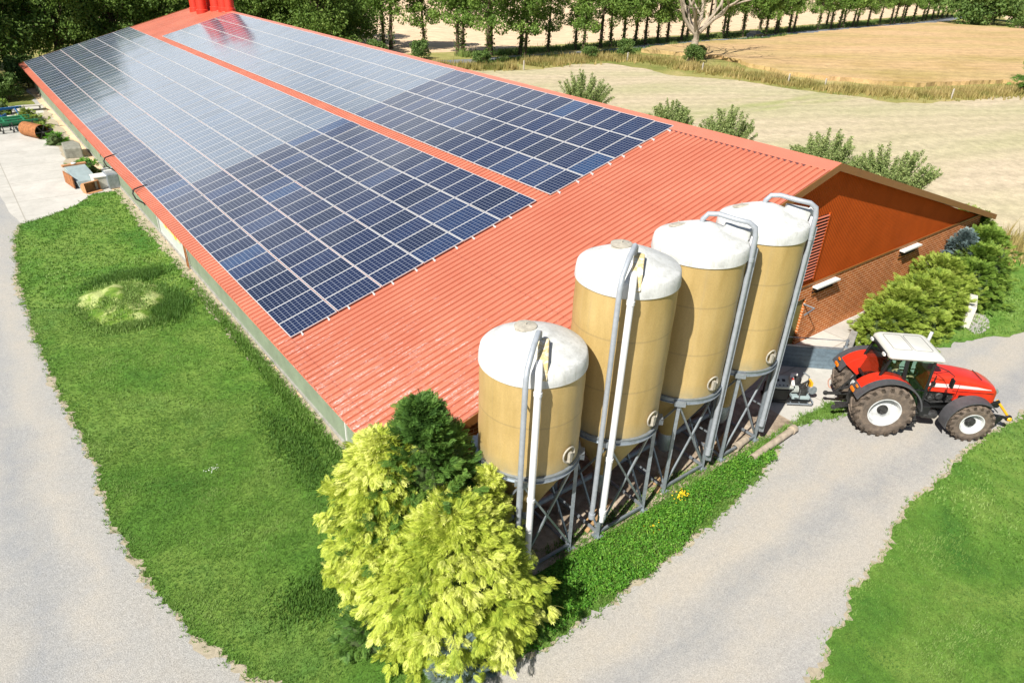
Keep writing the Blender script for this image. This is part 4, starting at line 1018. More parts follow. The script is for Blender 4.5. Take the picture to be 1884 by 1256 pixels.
def conifer(name, label, cat, loc, rad, h, mat, n=1800, size=.34, shape=None, lumps=.25, droop=.35, seed=1, group=None, trunk=True, z0=.05, core=True, lobes=None, updir=.15):
    root = thing(name, label, cat, loc, 0, group)
    shape = shape or (lambda t: (1 - t) ** .75 * (.55 + .45 * min(1, t * 5 + .4)))
    def radius(t, a):
        l = noise.noise(Vector((math.cos(a) * 1.6, math.sin(a) * 1.6, t * 3.2 + seed))) * 2 * lumps
        l += noise.noise(Vector((math.cos(a) * 4, math.sin(a) * 4, t * 8 + seed))) * lumps
        return rad * shape(t) * (1 + l)
    per = 11; m = n // per
    T = rng.uniform(0, 1, m) ** 1.1
    kt = m // 8; T[:kt] = rng.uniform(.86, 1, kt); T = np.clip(T * .985, 0, 1)
    Aa = rng.uniform(0, 2 * PI, m)
    r = np.array([radius(t, a) for t, a in zip(T, Aa)]) * (1 + rng.normal(0, .15, m) - .06)
    r[:kt] *= np.sqrt(rng.uniform(0.02, 1, kt))
    P = np.column_stack([np.cos(Aa) * r, np.sin(Aa) * r, z0 + T * (h - z0)])
    D = norm(np.column_stack([np.cos(Aa), np.sin(Aa), np.full(m, updir) + T ** 3 * 1.3]) + rng.normal(0, .36, (m, 3)))
    tn = np.array([.48 + .5 * noise.noise(Vector((x * 1.3, y * 1.3, z * 1.3 + seed * 3))) for x, y, z in P]) + rng.normal(0, .17, m)
    tn = np.repeat(tn, per); Dc = np.repeat(D, per, 0); Pc = np.repeat(P, per, 0)
    side = norm(np.cross(Dc, np.array([0, 0, 1.]))); vv = np.cross(side, Dc)
    u1 = rng.normal(0, 1, (m * per, 1)); u2 = rng.normal(0, 1, (m * per, 1)); u3 = rng.uniform(-1, .6, (m * per, 1))
    Pc = Pc + side * u1 * size * .42 + vv * u2 * size * .16 + Dc * (u3 - np.abs(u1) * .3) * size * .8
    Dc = norm(Dc + side * u1 * .38)
    V, v = fronds(Pc - Dc * size * .45, Dc, size, droop, np.clip(tn + rng.normal(0, .07, m * per), 0, 1), .14)
    npmesh('foliage', V, 4, mat, v, root)
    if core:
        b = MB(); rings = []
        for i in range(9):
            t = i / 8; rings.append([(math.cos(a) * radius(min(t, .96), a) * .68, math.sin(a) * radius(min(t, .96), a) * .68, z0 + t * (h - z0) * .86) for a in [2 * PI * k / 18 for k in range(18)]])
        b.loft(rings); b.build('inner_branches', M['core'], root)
    if trunk:
        b = MB(); b.tube([(0, 0, -.02), (.02, 0, h * .4), (0, .02, h * .8)], [.10, .07, .03], 8); b.build('trunk', M['bark'], root)
    return root

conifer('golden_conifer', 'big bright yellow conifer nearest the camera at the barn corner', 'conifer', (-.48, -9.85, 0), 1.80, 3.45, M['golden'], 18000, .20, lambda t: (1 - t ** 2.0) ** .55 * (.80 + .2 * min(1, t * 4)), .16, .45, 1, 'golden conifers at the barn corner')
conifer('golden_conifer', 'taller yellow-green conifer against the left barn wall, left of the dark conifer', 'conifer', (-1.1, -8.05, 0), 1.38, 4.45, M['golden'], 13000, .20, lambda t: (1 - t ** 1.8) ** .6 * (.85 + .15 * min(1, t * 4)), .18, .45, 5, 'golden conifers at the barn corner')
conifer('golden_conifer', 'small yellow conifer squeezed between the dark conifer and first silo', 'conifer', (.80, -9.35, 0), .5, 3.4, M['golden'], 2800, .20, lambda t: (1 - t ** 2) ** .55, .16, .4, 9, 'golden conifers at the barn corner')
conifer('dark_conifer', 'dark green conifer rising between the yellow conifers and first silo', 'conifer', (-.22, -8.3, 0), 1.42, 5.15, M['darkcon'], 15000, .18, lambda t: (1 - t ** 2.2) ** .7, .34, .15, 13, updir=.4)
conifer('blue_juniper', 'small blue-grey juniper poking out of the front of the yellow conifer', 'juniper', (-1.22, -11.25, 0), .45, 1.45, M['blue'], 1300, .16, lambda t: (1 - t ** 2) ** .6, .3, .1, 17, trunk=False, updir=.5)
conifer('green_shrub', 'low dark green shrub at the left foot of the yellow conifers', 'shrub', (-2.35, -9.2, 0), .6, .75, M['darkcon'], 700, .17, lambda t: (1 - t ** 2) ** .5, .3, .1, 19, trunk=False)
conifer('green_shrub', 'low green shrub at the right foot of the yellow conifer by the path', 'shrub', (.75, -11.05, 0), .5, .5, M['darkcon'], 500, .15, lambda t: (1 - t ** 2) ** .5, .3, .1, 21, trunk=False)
# hedge at the gable
low = lambda t: (1 - t ** 2.4) ** .5
hedge = [((21.0, -9.0), 1.05, 1.75, 'juniper', 'yellow-green hedge shrub nearest the gate pier, behind the tractor'),
         ((22.2, -8.85), 1.25, 2.15, 'juniper', 'yellow-green hedge shrub behind the tractor cab roof, second from the gate pier'),
         ((23.6, -8.85), 1.35, 2.25, 'juniper', 'yellow-green hedge shrub in the middle of the front hedge'),
         ((25.0, -8.9), 1.4, 2.2, 'juniper', 'yellow-green hedge shrub left of the white block wall'),
         ((26.8, -8.3), 1.4, 2.3, 'juniper', 'light green hedge shrub above the white block wall'),
         ((28.6, -8.9), 1.4, 1.9, 'thuja2', 'dark green rounded shrub right of the white block wall'),
         ((30.3, -8.6), 1.5, 2.2, 'thuja2', 'dark green shrub at the lawn side of the hedge, with orange twigs'),
         ((32.4, -7.9), 1.5, 2.4, 'thuja2', 'dark green shrub near the gable corner, behind the orange twigs'),
         ((33.9, -6.8), 1.1, 2.7, 'thuja2', 'upright green shrub hiding the far gable corner')]
for i, ((x, y), r_, h_, mt, lb) in enumerate(hedge):
    conifer('hedge_shrub', lb, 'shrub', (x, y, 0), r_, h_, M[mt], 5000, .20, low, .22, .12, 30 + i * 3, 'hedge of shrubs beside the gable', trunk=False, updir=.5)
conifer('blue_spruce', 'blue-grey spruce beside the brick wall behind the hedge', 'spruce', (30.2, -7.65, 0), 1.05, 2.7, M['blue'], 3200, .22, lambda t: (1 - t ** 1.4) ** .7, .25, .1, 61, updir=.5)
C = np.array([[30.8 + rnd.gauss(0, .25), -9.5 + rnd.gauss(0, .2), 1.55 + rnd.gauss(0, .15)] for _ in range(60)]); V, v = leaves(C, .05)
tag(npmesh('orange_blossom', V, 4, M['rustgold'], v), 'orange blossom sprigs on the dark hedge shrub', 'blossom', None, 'stuff')
conifer('small_shrub', 'small green shrub just past the right eave of the barn', 'shrub', (37.5, -5.0, 0), .7, 1.9, M['juniper'], 500, .25, low, .25, .05, 71, trunk=False, updir=.6)
conifer('round_bush', 'large dark bush at the right picture edge beside the cut field', 'bush', (103.8, 12.0, 0), 3.9, 6.0, M['darkcon'], 2200, .75, low, .2, .05, 75, trunk=False, updir=.4)

# --- broad-leaved trees
def limb_tree_mesh(seed, h, r, base, nleaf, leafsize, trunk_r, clumps=26, sprout=True, squash=1.0):
    rs = random.Random(seed); g = np.random.default_rng(seed)
    b = MB()
    bend = rs.uniform(-.25, .25)
    tp = [(0, 0, -.1), (bend * .3, .1 * bend, base * .6), (bend * .7, -.1 * bend, base + 1), (bend, 0, h * .75)]
    b.tube(tp, [trunk_r * 1.25, trunk_r, trunk_r * .8, trunk_r * .2], 8)
    cl = []
    for i in range(clumps):
        t = rs.random() ** .8; z = base + .4 + t * (h - base - 1.2)
        rr = r * math.sin(min(1, (.22 + .78 * (1 - abs(t - .4) ** 1.5))) * PI / 2) * (1 - .35 * t)
        a = rs.uniform(0, 2 * PI); d = rr * math.sqrt(rs.random()) * .95
        cl.append((math.cos(a) * d, math.sin(a) * d, z, rs.uniform(.55, 1.05) * r * .38))
        if i % 3 == 0:
            p0 = Vector((bend * .7, 0, base + t * (h * .4))); p1 = Vector(cl[-1][:3])
            b.tube([p0, p0.lerp(p1, .5) + Vector((0, 0, .2)), p1], [trunk_r * .35, trunk_r * .22, .03], 5)
    C = []; Nn = []; v = []
    per = nleaf // clumps
    for (x, y, z, cr) in cl:
        d = norm(g.normal(size=(per, 3))); rad = cr * (1 - np.abs(g.normal(0, .22, per)))
        p = d * rad[:, None]; p[:, 2] *= .8 * squash
        C.append(p + np.array([x, y, z])); Nn.append(d); v.append(np.clip(g.uniform(0, 1, per) * .6 + rs.uniform(0, .4), 0, 1))
    if sprout:
        m = nleaf // 60; z = g.uniform(.3, base + .5, m); a = g.uniform(0, 2 * PI, m); q = trunk_r * g.uniform(1, 2.4, m)
        C.append(np.column_stack([np.cos(a) * q, np.sin(a) * q, z])); Nn.append(np.column_stack([np.cos(a), np.sin(a), a * 0])); v.append(g.uniform(0, .5, m))
    C = np.concatenate(C); Nn = np.concatenate(Nn); v = np.concatenate(v)
    V, v = leaves(C, leafsize, Nn, .45, .6, v)
    return b, V, v

def make_tree(name, label, cat, loc, seed, h, r, base, nleaf, leafsize, tr, mat, bark, group=None, **kw):
    root = thing(name, label, cat, loc, 0, group)
    b, V, v = limb_tree_mesh(seed, h, r, base, nleaf, leafsize, tr, **kw)
    b.build('trunk', bark, root, smooth=True); npmesh('crown', V, 4, mat, v, root)
    return root

AV = [(47.5, 93.4), (47.9, 82.9), (48.2, 81.1), (52.6, 78.6), (54.7, 72.8), (55.1, 72.0), (53.8, 64.0), (58.1, 69.1), (63.3, 68.8), (60.6, 64.3), (69.1, 69.2), (75.8, 70.3), (72.9, 65.2), (82.1, 70.9), (84.6, 71.1), (87.2, 70.6), (91.8, 72.3), (93.7, 71.6), (99.1, 73.5), (101.0, 72.9), (105.8, 73.6), (108.0, 74.1), (114.1, 74.1), (119.1, 74.2), (120.7, 74.5), (130.2, 77.5), (125.4, 74.1), (129.3, 72.9), (132.0, 73.2), (139.4, 75.8), (141.0, 76.3), (146.5, 77.0), (149.5, 77.8), (160.2, 78.2), (171.3, 82.6), (168.3, 79.6), (173.0, 80.2), (174.5, 79.9), (179.9, 80.4), (182.1, 80.6), (187.3, 80.4), (196.7, 82.2), (203.8, 82.6), (206.4, 82.8), (212.9, 84.0), (214.9, 84.4), (222.1, 85.1), (230.8, 86.5), (234.5, 87.2), (241.1, 88.3), (247.3, 89.5), (253.8, 90.9), (257.9, 91.1), (267.6, 93.7)]
protos = []
for i in range(4):
    protos.append(make_tree('avenue_tree', 'x', 'tree', (AV[i][0], AV[i][1], 0), 101 + i, 13, 4.0, 4.2 - .25 * i, 7600, .17, .24, M['leaf'], M['bark'], 'avenue trees along the lane', clumps=34))
def place_word(i):
    return f'tall avenue tree with slim bare trunk, {ordn(i + 1)} from the left along the lane'
for i, (x, y) in enumerate(AV):
    s = rnd.uniform(.86, 1.1)
    if i < 4: o = protos[i]; o['label'] = place_word(i); o.rotation_euler = (0, 0, rnd.uniform(0, 6)); o.scale = (s, s, s)
    else: o = dup(protos[rnd.randrange(4)], (x, y, 0), rnd.uniform(0, 6.2), place_word(i), (s, s, s * rnd.uniform(.95, 1.08)))
    o.rotation_euler[0] = rnd.gauss(0, .02); o.rotation_euler[1] = rnd.gauss(0, .02)
# dense wood behind the far end
wp = []
for i in range(3):
    wp.append(make_tree('broadleaf_tree', 'x', 'tree', (0, 0, 0), 201 + i, 10.5, 4.8, 1.2, 15000, .16, .3, M['leafdark'], M['bark'], 'trees of the dense wood behind the barn', clumps=60, sprout=False))
WD2 = [(-9, 62), (-4.5, 69), (-12, 72), (-1.0, 72), (-8, 80), (4, 74), (1, 82), (10, 76), (8, 85), (16, 77), (15, 87), (22, 78), (21, 89), (28, 79), (27, 90), (33, 82), (34, 74), (38, 86), (40, 78), (44, 88), (-18, 66), (-17, 80), (45, 98), (36, 96)]
WD2.sort(key=lambda p: p[0] * .792 - p[1] * .609)
for i, (x, y) in enumerate(WD2):
    lb = f'dark broadleaf tree in the wood behind the barn, {ordn(i + 1)} from the left'
    s = rnd.uniform(.85, 1.1)
    if i < 3: o = wp[i]; o['label'] = lb; o.location = (x, y, 0); o.scale = (s, s, s)
    else: o = dup(wp[i % 3], (x, y, 0), rnd.uniform(0, 6.2), lb, (s, s, s * rnd.uniform(.9, 1.1)))
# understorey bushes by the wood edge
ub = make_tree('wood_edge_bush', 'light green bush at the wood edge left of the barn end', 'bush', (-5.5, 60.5, 0), 301, 3.6, 2.4, .1, 3600, .14, .08, M['scrub'], M['bark'], 'bushes at the wood edge', clumps=26, sprout=False)
for i, (x, y, s, lb) in enumerate([(-9.5, 60, 1.1, 'bush at the wood edge behind the blue implement'), (-2.2, 60.5, .7, 'low green bush beyond the pale slab by the barn'), (-14, 58, 1.2, 'leftmost bush at the wood edge'), (0, 67, .9, 'bush just past the far left barn corner'), (40, 70.5, .8, 'green bush below the first avenue trunks by the ridge'), (46.5, 69.5, .75, 'green bush beside the lane at the ridge of the barn'), (50.5, 60.5, .6, 'rough bush between lane and ridge'), (77, 60.5, .8, 'dark scrub on the bank corner below the avenue'), (70, 60.5, .55, 'low scrub on the bank left of the corner scrub'), (83, 52.0, .75, 'green bush at the foot of the bare tree'), (87, 54, .6, 'brownish bush right of the bare tree foot')]):
    dup(ub, (x, y, 0), rnd.uniform(0, 6), lb, s)
fb_ = make_tree('far_bush', 'dark bush at the end of the avenue, leftmost of the far clump', 'bush', (233, 76, 0), 311, 11, 7, .2, 5200, .38, .2, M['scrub'], M['bark'], 'far clump of bushes and trees', clumps=34, sprout=False)
for i, (x, y, s, lb) in enumerate([(240, 71, 1.05, 'large dark bush in the far clump, second from the left'), (246, 64, .8, 'pale scrub bush in the right of the far clump'), (233, 60, .55, 'rightmost low bush of the far clump'), (258, 78, 1.2, 'tree behind the far clump, left'), (268, 68, 1.25, 'tree behind the far clump, right')]):
    dup(fb_, (x, y, 0), rnd.uniform(0, 6), lb, s)
# willowy bushes behind the ridge
def willow(name, label, loc, h, r, seed):
    root = thing(name, label, 'bush', loc, 0, 'willow bushes behind the barn')
    g = np.random.default_rng(seed); b = MB(); C = []; Nn = []
    for i in range(72):
        a = g.uniform(0, 2 * PI); e = g.uniform(.1, 1) ** .7 * r; hh = h * g.uniform(.74, 1.0) * (1 - .35 * (e / r) ** 2)
        tip = np.array([math.cos(a) * e, math.sin(a) * e, hh]); p0 = np.array([math.cos(a) * .15, math.sin(a) * .15, 0])
        mid = p0 * .5 + tip * .5 + np.array([0, 0, .25])
        b.tube([p0, mid, tip], [.03, .02, .006], 5, False)
        m = 430; t = g.uniform(.1, 1.0, m)[:, None]
        q = (1 - t) ** 2 * p0 + 2 * t * (1 - t) * mid + t ** 2 * tip + g.normal(0, .22, (m, 3)) * (1.25 - t)
        C.append(q); Nn.append(g.normal(size=(m, 3)))
    b.build('stems', M['bark'], root); V, v = leaves(np.concatenate(C), .07, norm(np.concatenate(Nn)), .3, .45)
    npmesh('foliage', V, 4, M['willow'], v, root); return root
for i, (x, y, h_, r_, lb) in enumerate([(38, 28.0, 4.8, 3.0, 'wide willowy bush behind the ridge, leftmost of the row'), (38, 17.6, 4.1, 1.9, 'small pale bush behind the ridge, second of the row'), (38, 12.2, 4.4, 2.5, 'willowy bush behind the ridge, middle of the row'), (38.2, 4.4, 4.3, 2.4, 'dense green bush left above the gable peak'), (38, -.2, 4.4, 2.6, 'bushy willow right of the gable peak, nearest the gable'), (38.5, 1.9, 3.0, 1.2, 'low bush between the two above the gable peak')]):
    willow('willow_bush', lb, (x, y, 0), h_, r_, 400 + i)
# bare tree on the bank
def bare_tree(loc):
    root = thing('bare_tree', 'pale bare leafless tree standing on the field bank', 'tree', loc)
    b = MB(); rs = random.Random(5)
    def grow(p, d, l, r, n):
        pts = [p]; q = p.copy(); dd = d.copy()
        for _ in range(4):
            dd = (dd + Vector((rs.gauss(0, .16), rs.gauss(0, .16), rs.gauss(.02, .1)))).normalized(); q = q + dd * l / 4; pts.append(q.copy())
        b.tube(pts, [r, r * .88, r * .76, r * .64, r * .5], 7 if n > 2 else 5, False)
        if n == 0: return
        k = 3 if n > 2 else rs.choice((2, 3))
        for i in range(k):
            a = rs.uniform(0, 2 * PI); sp = rs.uniform(.4, .85)
            nd = (dd + Vector((math.cos(a) * sp, math.sin(a) * sp, rs.uniform(-.15, .35)))).normalized()
            st = pts[-1] if i < 2 else pts[2]
            grow(st, nd, l * rs.uniform(.62, .85), r * .52, n - 1)
    b.tube([(0, 0, -.1), (0, 0, .5), (.1, 0, 3.0)], [.85, .6, .52], 10)
    grow(Vector((.1, 0, 2.9)), Vector((.1, 0, 1)).normalized(), 2.2, .48, 1)
    for a, l in ((0.3, 6), (2.2, 6.5), (3.3, 5.5), (4.6, 6.2), (5.5, 7), (1.3, 5.5)):
        grow(Vector((.1, 0, 3.6)), Vector((math.cos(a) * .75, math.sin(a) * .75, 1.0)).normalized(), l, .30, 4)
    b.build('trunk', M['barkpale'], root, smooth=True)
bare_tree((84, 53, 0))
# fence posts on the bank
for i, (x, y, lb) in enumerate([(54.0, 56.2, 'pale fence post at the bank close to the barn ridge'), (76.5, 45.0, 'pale fence post left of the bare tree'), (74.5, 57.3, 'short fence post on the bank corner'), (79.5, 33.5, 'pale fence post right of the bare tree, first of two'), (80.5, 29.0, 'pale fence post right of the bare tree, second of two'), (88.5, 17.2, 'white-topped fence post in the dry grass at far right')]):
    b = MB(); b.prism([(-.07, -.07), (.07, -.07), (.07, .07), (-.07, .07)], -.05, 1.1); b.lathe([(.09, 1.1), (.04, 1.17), (.01, 1.18)], n=10)
    tag(b.build('fence_post', M['post'], loc=(x, y, 0)), lb, 'post', 'fence posts on the field bank')

# ------------------------------------------------------------------ tractor (x forward, y left, z up)
TR = thing('tractor', 'red farm tractor with pale grey cab roof parked on the path by the hedge', 'tractor', (15.42, -11.17, .008), R(-42.5))
def wheel(name, x, y, r, w, rim_r, nl, lugh, out):
    root_b = MB()
    pr = [(rim_r, -w * .42), (rim_r + .03, -w * .46), (rim_r + (r - rim_r) * .45, -w * .5), (r - .10, -w * .46), (r - .05, -w * .36), (r - .045, 0), (r - .05, w * .36), (r - .10, w * .46), (rim_r + (r - rim_r) * .45, w * .5), (rim_r + .03, w * .46), (rim_r, w * .42)]
    root_b.lathe(pr, (0, 0, 0), 48, 'Y', False)
    for i in range(nl):
        for sg in (-1, 1):
            a0 = 2 * PI * (i + (.5 if sg > 0 else 0)) / nl; da = 2 * PI / nl * 1.0
            pts = []
            for t in (0, .35, .7, 1.0, 1.12):
                a = a0 - da * t * .95; yy = sg * w * (.02 + .46 * min(t, 1)); rr = r - (.0 if t < .8 else (.012 if t <= 1.0 else .10))
                pts.append((a, yy, rr))
            tw = 2 * PI / nl * .17
            for (a1, y1, r1), (a2, y2, r2) in zip(pts[:-1], pts[1:]):
                vs = []
                for (a, yy, rr) in ((a1, y1, r1), (a2, y2, r2)):
                    for q, h in ((-tw, rr), (tw, rr), (tw * 1.3, rr - lugh - .02), (-tw * 1.3, rr - lugh - .02)):
                        vs.append((math.cos(a + q) * h, yy, math.sin(a + q) * h))
                root_b.loft([vs[:4], vs[4:]])
    ty = root_b.build(name, M['tyre'], TR, loc=(x, y, r - .01))
    s = out
    b = MB(); b.lathe([(rim_r + .02, s * w * .45), (rim_r - .01, s * w * .46), (rim_r - .03, s * w * .40), (rim_r - .045, s * w * .12), (rim_r - .09, s * w * .02), (rim_r * .52, s * w * .06), (rim_r * .46, s * w * .10), (.04, s * w * .10)], n=40, axis='Y', cap=False)
    b.lathe([(rim_r + .02, -s * w * .45), (rim_r - .04, -s * w * .4), (rim_r - .05, s * w * .1)], n=40, axis='Y', cap=False)
    rm = b.build('rim', M['rimw'], ty, smooth=True)
    b = MB(); b.lathe([(.17, s * w * .10), (.17, s * w * .16), (.12, s * w * .18), (.11, s * w * .32), (.02, s * w * .34)], n=20, axis='Y')
    for i in range(8): b.tube([(math.cos(i * PI / 4) * .145, s * w * .14, math.sin(i * PI / 4) * .145), (math.cos(i * PI / 4) * .145, s * w * .22, math.sin(i * PI / 4) * .145)], .018, 6)
    b.build('hub', M['engine'], ty, smooth=True)
    return ty
wheel('rear_wheel', 0, -.93, .945, .58, .50, 20, .055, -1)
wheel('rear_wheel', 0, .90, .945, .58, .50, 20, .055, 1)
wheel('front_wheel', 2.86, -.88, .69, .46, .36, 18, .045, -1)
wheel('front_wheel', 2.86, .88, .69, .46, .36, 18, .045, 1)
# chassis
b = MB()
b.box((.1, 0, .95), (1.0, .5, .62)); b.box((1.5, 0, .85), (2.2, .42, .42)); b.box((2.9, 0, .75), (.9, .36, .4))
b.tube([(0, -1.0, .94), (0, 1.0, .94)], .14, 12); b.tube([(2.86, -.85, .68), (2.86, .85, .68)], .10, 12); b.lathe([(.2, -.17), (.26, 0), (.2, .17)], (2.86, 0, .68), 14, 'Y')
b.box((1.35, -.52, .78), (.62, .34, .40)); b.box((1.35, .52, .78), (.9, .34, .42))
b.build('chassis', M['black'], TR, bevel=.02)
b = MB()
b.box((2.05, 0, 1.18), (1.25, .62, .46))
for i in range(7): b.tube([(1.5 + i * .17, -.32, 1.0 + .04 * (i % 3)), (1.56 + i * .17, -.36, 1.25)], .035, 7)
b.lathe([(.10, -.42), (.13, -.40), (.13, -.32)], (1.95, 0, 1.22), 14, 'Y'); b.lathe([(.07, -.44), (.09, -.40), (.09, -.32)], (1.68, 0, 1.12), 14, 'Y')
b.tube([(1.45, -.4, 1.12), (1.7, -.42, 1.0), (2.3, -.4, 1.05)], .025, 7)
b.build('engine', M['engine'], TR, bevel=.01)
b = MB(); b.lathe([(.11, -.25), (.15, -.2), (.15, .2), (.11, .25)], (1.72, -.55, .62), 16, 'X'); b.build('air_tank', M['engine'], TR, smooth=True)
# hood: lofted
def ringh(x, zb, zt, w, shoulder):
    pts = []
    for a in range(13):
        t = a / 12 * PI
        cx_, sz = math.cos(t), math.sin(t)
        e = .45
        pts.append((x, w * math.copysign(abs(cx_) ** e, cx_), zb + (zt - zb) * (1 - shoulder) + (zt - zb) * shoulder * (abs(sz) ** e)))
    return [(x, w, zb)] + pts + [(x, -w, zb)]
b = MB()
b.loft([ringh(1.36, 1.42, 2.05, .42, .35), ringh(1.9, 1.42, 2.05, .44, .35), ringh(2.38, 1.40, 2.01, .45, .36), ringh(2.40, 1.10, 2.01, .45, .25), ringh(2.9, 1.06, 1.94, .455, .28), ringh(3.3, 1.06, 1.84, .45, .32), ringh(3.56, 1.08, 1.72, .42, .4), ringh(3.70, 1.14, 1.56, .36, .5), ringh(3.76, 1.20, 1.42, .28, .6)])
b.build('hood', M['red'], TR, smooth=True)
for s in (-1, 1):
    b = MB(); pr = [(1.38, 1.73), (2.3, 1.735), (3.0, 1.70), (3.45, 1.62), (3.0, 1.615), (2.3, 1.62), (1.38, 1.60)]
    b.prism(pr, s * .435, s * .463, 'Y'); b.build('stripe', M['stripe'], TR)
    b = MB(); b.box((2.75, s * .455, 1.30), (.5, .015, .12)); b.build('side_vent', M['black'], TR)
b = MB(); b.box((3.74, 0, 1.28), (.05, .5, .32)); b.build('grille', M['black'], TR)
b = MB()
for s in (-1, 1):
    b.box((2.4, s * .462, 1.53), (.012, .01, .5)); b.box((2.9, s * .462, 1.50), (1.3, .008, .012))
b.box((3.1, 0, 1.905), (.012, .62, .02))
b.build('hood_seam', M['black'], TR)
for s in (-1, 1):
    b = MB(); b.lathe([(.08, 0), (.09, .03), (.02, .05)], (3.73, s * .24, 1.48), 16, 'X'); b.build('headlight', M['glass'], TR)
# front linkage
b = MB(); b.box((3.72, 0, .86), (.30, .44, .40)); b.bar((3.8, -.3, .62), (4.35, -.38, .58), .09, .08); b.bar((3.8, .3, .62), (4.35, .38, .58), .09, .08)
b.bar((3.6, -.25, .9), (3.95, -.3, 1.15), .08); b.lathe([(.10, -.04), (.12, 0), (.10, .04)], (4.38, -.38, .58), 14, 'Y'); b.lathe([(.10, -.04), (.12, 0), (.10, .04)], (4.38, .38, .58), 14, 'Y')
b.box((3.95, -.46, .42), (.18, .06, .5), Matrix.Rotation(R(30), 3, 'Y'))
b.build('front_linkage', M['black'], TR, bevel=.01)
b = MB(); b.tube([(3.9, -.24, 1.14), (4.34, -.34, .66)], .042, 10); b.lathe([(.05, -.03), (.075, 0), (.05, .03)], (4.38, -.46, .58), 14, 'Y'); b.build('yellow_lift_link', M['yellowp'], TR, smooth=True)
# front mudguards
for s in (-1, 1):
    b = MB(); b.arc(2.86, .69, .80, R(42), R(196), s * .64, s * 1.12, .03, 20, .84); b.bar((2.86, s * .5, .9), (2.86, s * .75, 1.4), .06)
    b.build('front_mudguard', M['tgrey'], TR)
# rear mudguards: red inner, grey lip
for s in (-1, 1):
    b = MB(); b.arc(0, .95, 1.10, R(28), R(140), s * .50, s * .96, .03, 22)
    b.arc(0, .95, 1.09, R(28), R(140), s * .47, s * .53, .55, 22)
    b.build('rear_mudguard', M['red'], TR)
    b = MB(); b.arc(0, .95, 1.115, R(8), R(156), s * .955, s * 1.22, .05, 26); b.arc(0, .95, 1.10, R(140), R(156), s * .52, s * .96, .05, 4)
    lip = b.build('mudguard_lip', M['tgrey'], TR)
    b = MB(); b.box((-1.03, s * .78, 1.50), (.05, .22, .10)); b.box((-.95, s * .86, 1.66), (.04, .12, .06)); b.build('tail_lamp', M['orange'], TR)
# cab
b = MB()
def pillar(p, q, w=.07): b.bar(p, q, w, w)
XB, XM, XF = -.42, .42, 1.30; ZB, ZT = 1.18, 2.66
for s in (-1, 1):
    y0, y1 = s * .74, s * .70
    pillar((XB + .02, y0 * .92, 1.55), (XB + .34, y1 * .95, ZT)); pillar((XM + .10, y0, 1.35), (XM - .02, y1, ZT), .11); pillar((XF + .02, y0 * .90, .95), (XF - .02, y1 * .92, ZT), .08)
    pillar((XB + .02, y0 * .92, 1.55), (.1, y0, 1.72), .05); pillar((.1, y0, 1.72), (XM + .1, y0, 1.50), .06); pillar((XM + .1, y0, 1.50), (.92, y0, .98), .055); pillar((.92, y0, .98), (XF, y0 * .93, .95), .06)
    pillar((XB + .34, y1, ZT), (XF, y1 * .93, ZT), .07)
    pillar((XM + .2, y0 * 1.02, 1.62), (XF - .03, y0 * .97, 1.58), .03)
pillar((XF, -.66, ZT), (XF, .66, ZT), .08); pillar((XB + .34, -.66, ZT), (XB + .34, .66, ZT), .08); pillar((XB + .02, -.68, 1.55), (XB + .02, .68, 1.55), .07); pillar((XF, -.66, 1.5), (XF, .66, 1.5), .05)
b.box((.95, 0, .98), (.8, 1.3, .06)); b.box((.3, 0, 1.30), (.6, 1.2, .35)); b.box((XF - .06, 0, 1.25), (.10, .9, .6))
b.build('cab_frame', M['black'], TR, bevel=.008)
def pane(pts, nm='window_or_shadow'):
    bb = MB(); P = [Vector(p) for p in pts]; n = (P[1] - P[0]).cross(P[2] - P[0]).normalized() * .006
    k = len(P); bb.add([p - n for p in P] + [p + n for p in P], [tuple(range(k))[::-1], tuple(range(k, 2 * k))] + [(i, (i + 1) % k, k + (i + 1) % k, k + i) for i in range(k)])
    return bb.build(nm, M['glass'], TR)
for s in (-1, 1):
    pane([(XB + .05, s * .68, 1.58), (.1, s * .735, 1.74), (XM + .04, s * .735, 1.55), (XM - .04, s * .70, ZT - .03), (XB + .36, s * .67, ZT - .03)])
    dd = pane([(XM + .16, s * .735, 1.50), (.93, s * .735, 1.0), (XF - .02, s * .69, .98), (XF - .04, s * .655, ZT - .03), (XM + .04, s * .70, ZT - .03)], 'door')
    bb = MB(); bb.box((XM + .22, s * .76, 1.48), (.12, .03, .04)); bb.build('handle', M['black'], dd)
pane([(XF + .01, -.65, 1.5), (XF + .01, .65, 1.5), (XF - .01, .63, ZT - .04), (XF - .01, -.63, ZT - .04)], 'windscreen')
pane([(XB + .03, -.66, 1.58), (XB + .03, .66, 1.58), (XB + .34, .64, ZT - .04), (XB + .34, -.64, ZT - .04)], 'rear_window')
b = MB(); b.lathe([(.095, -.005), (.095, .005), (.01, .006)], (-.16, -.725, 1.78), 22, 'Y'); b.build('round_sticker', M['white'], TR)
# roof
b = MB(); 
def rr(x0, x1, y, z, rad, n=4):
    pts = []
    for cx_, cy_, a0 in ((x1 - rad, y - rad, 0), (x0 + rad, y - rad, 90), (x0 + rad, -y + rad, 180), (x1 - rad, -y + rad, 270)):
        for k in range(n + 1): a = R(a0 + 90 * k / n); pts.append((cx_ + math.cos(a) * rad, cy_ + math.sin(a) * rad, z))
    return pts
b.loft([rr(-.18, 1.50, .76, 2.66, .12), rr(-.20, 1.54, .80, 2.72, .14), rr(-.18, 1.48, .79, 2.80, .15), rr(-.12, 1.36, .70, 2.88, .16), rr(-.08, 1.28, .64, 2.90, .16)])
b.build('cab_roof', M['roofgrey'], TR, smooth=True)
b = MB()
for x0, x1 in ((-.02, .56), (.62, 1.20)):
    P = rr(x0, x1, .52, 2.905, .1); P = P + [P[0]]
    b.tube([(x, y, 2.903) for x, y, z in P], .007, 5, False)
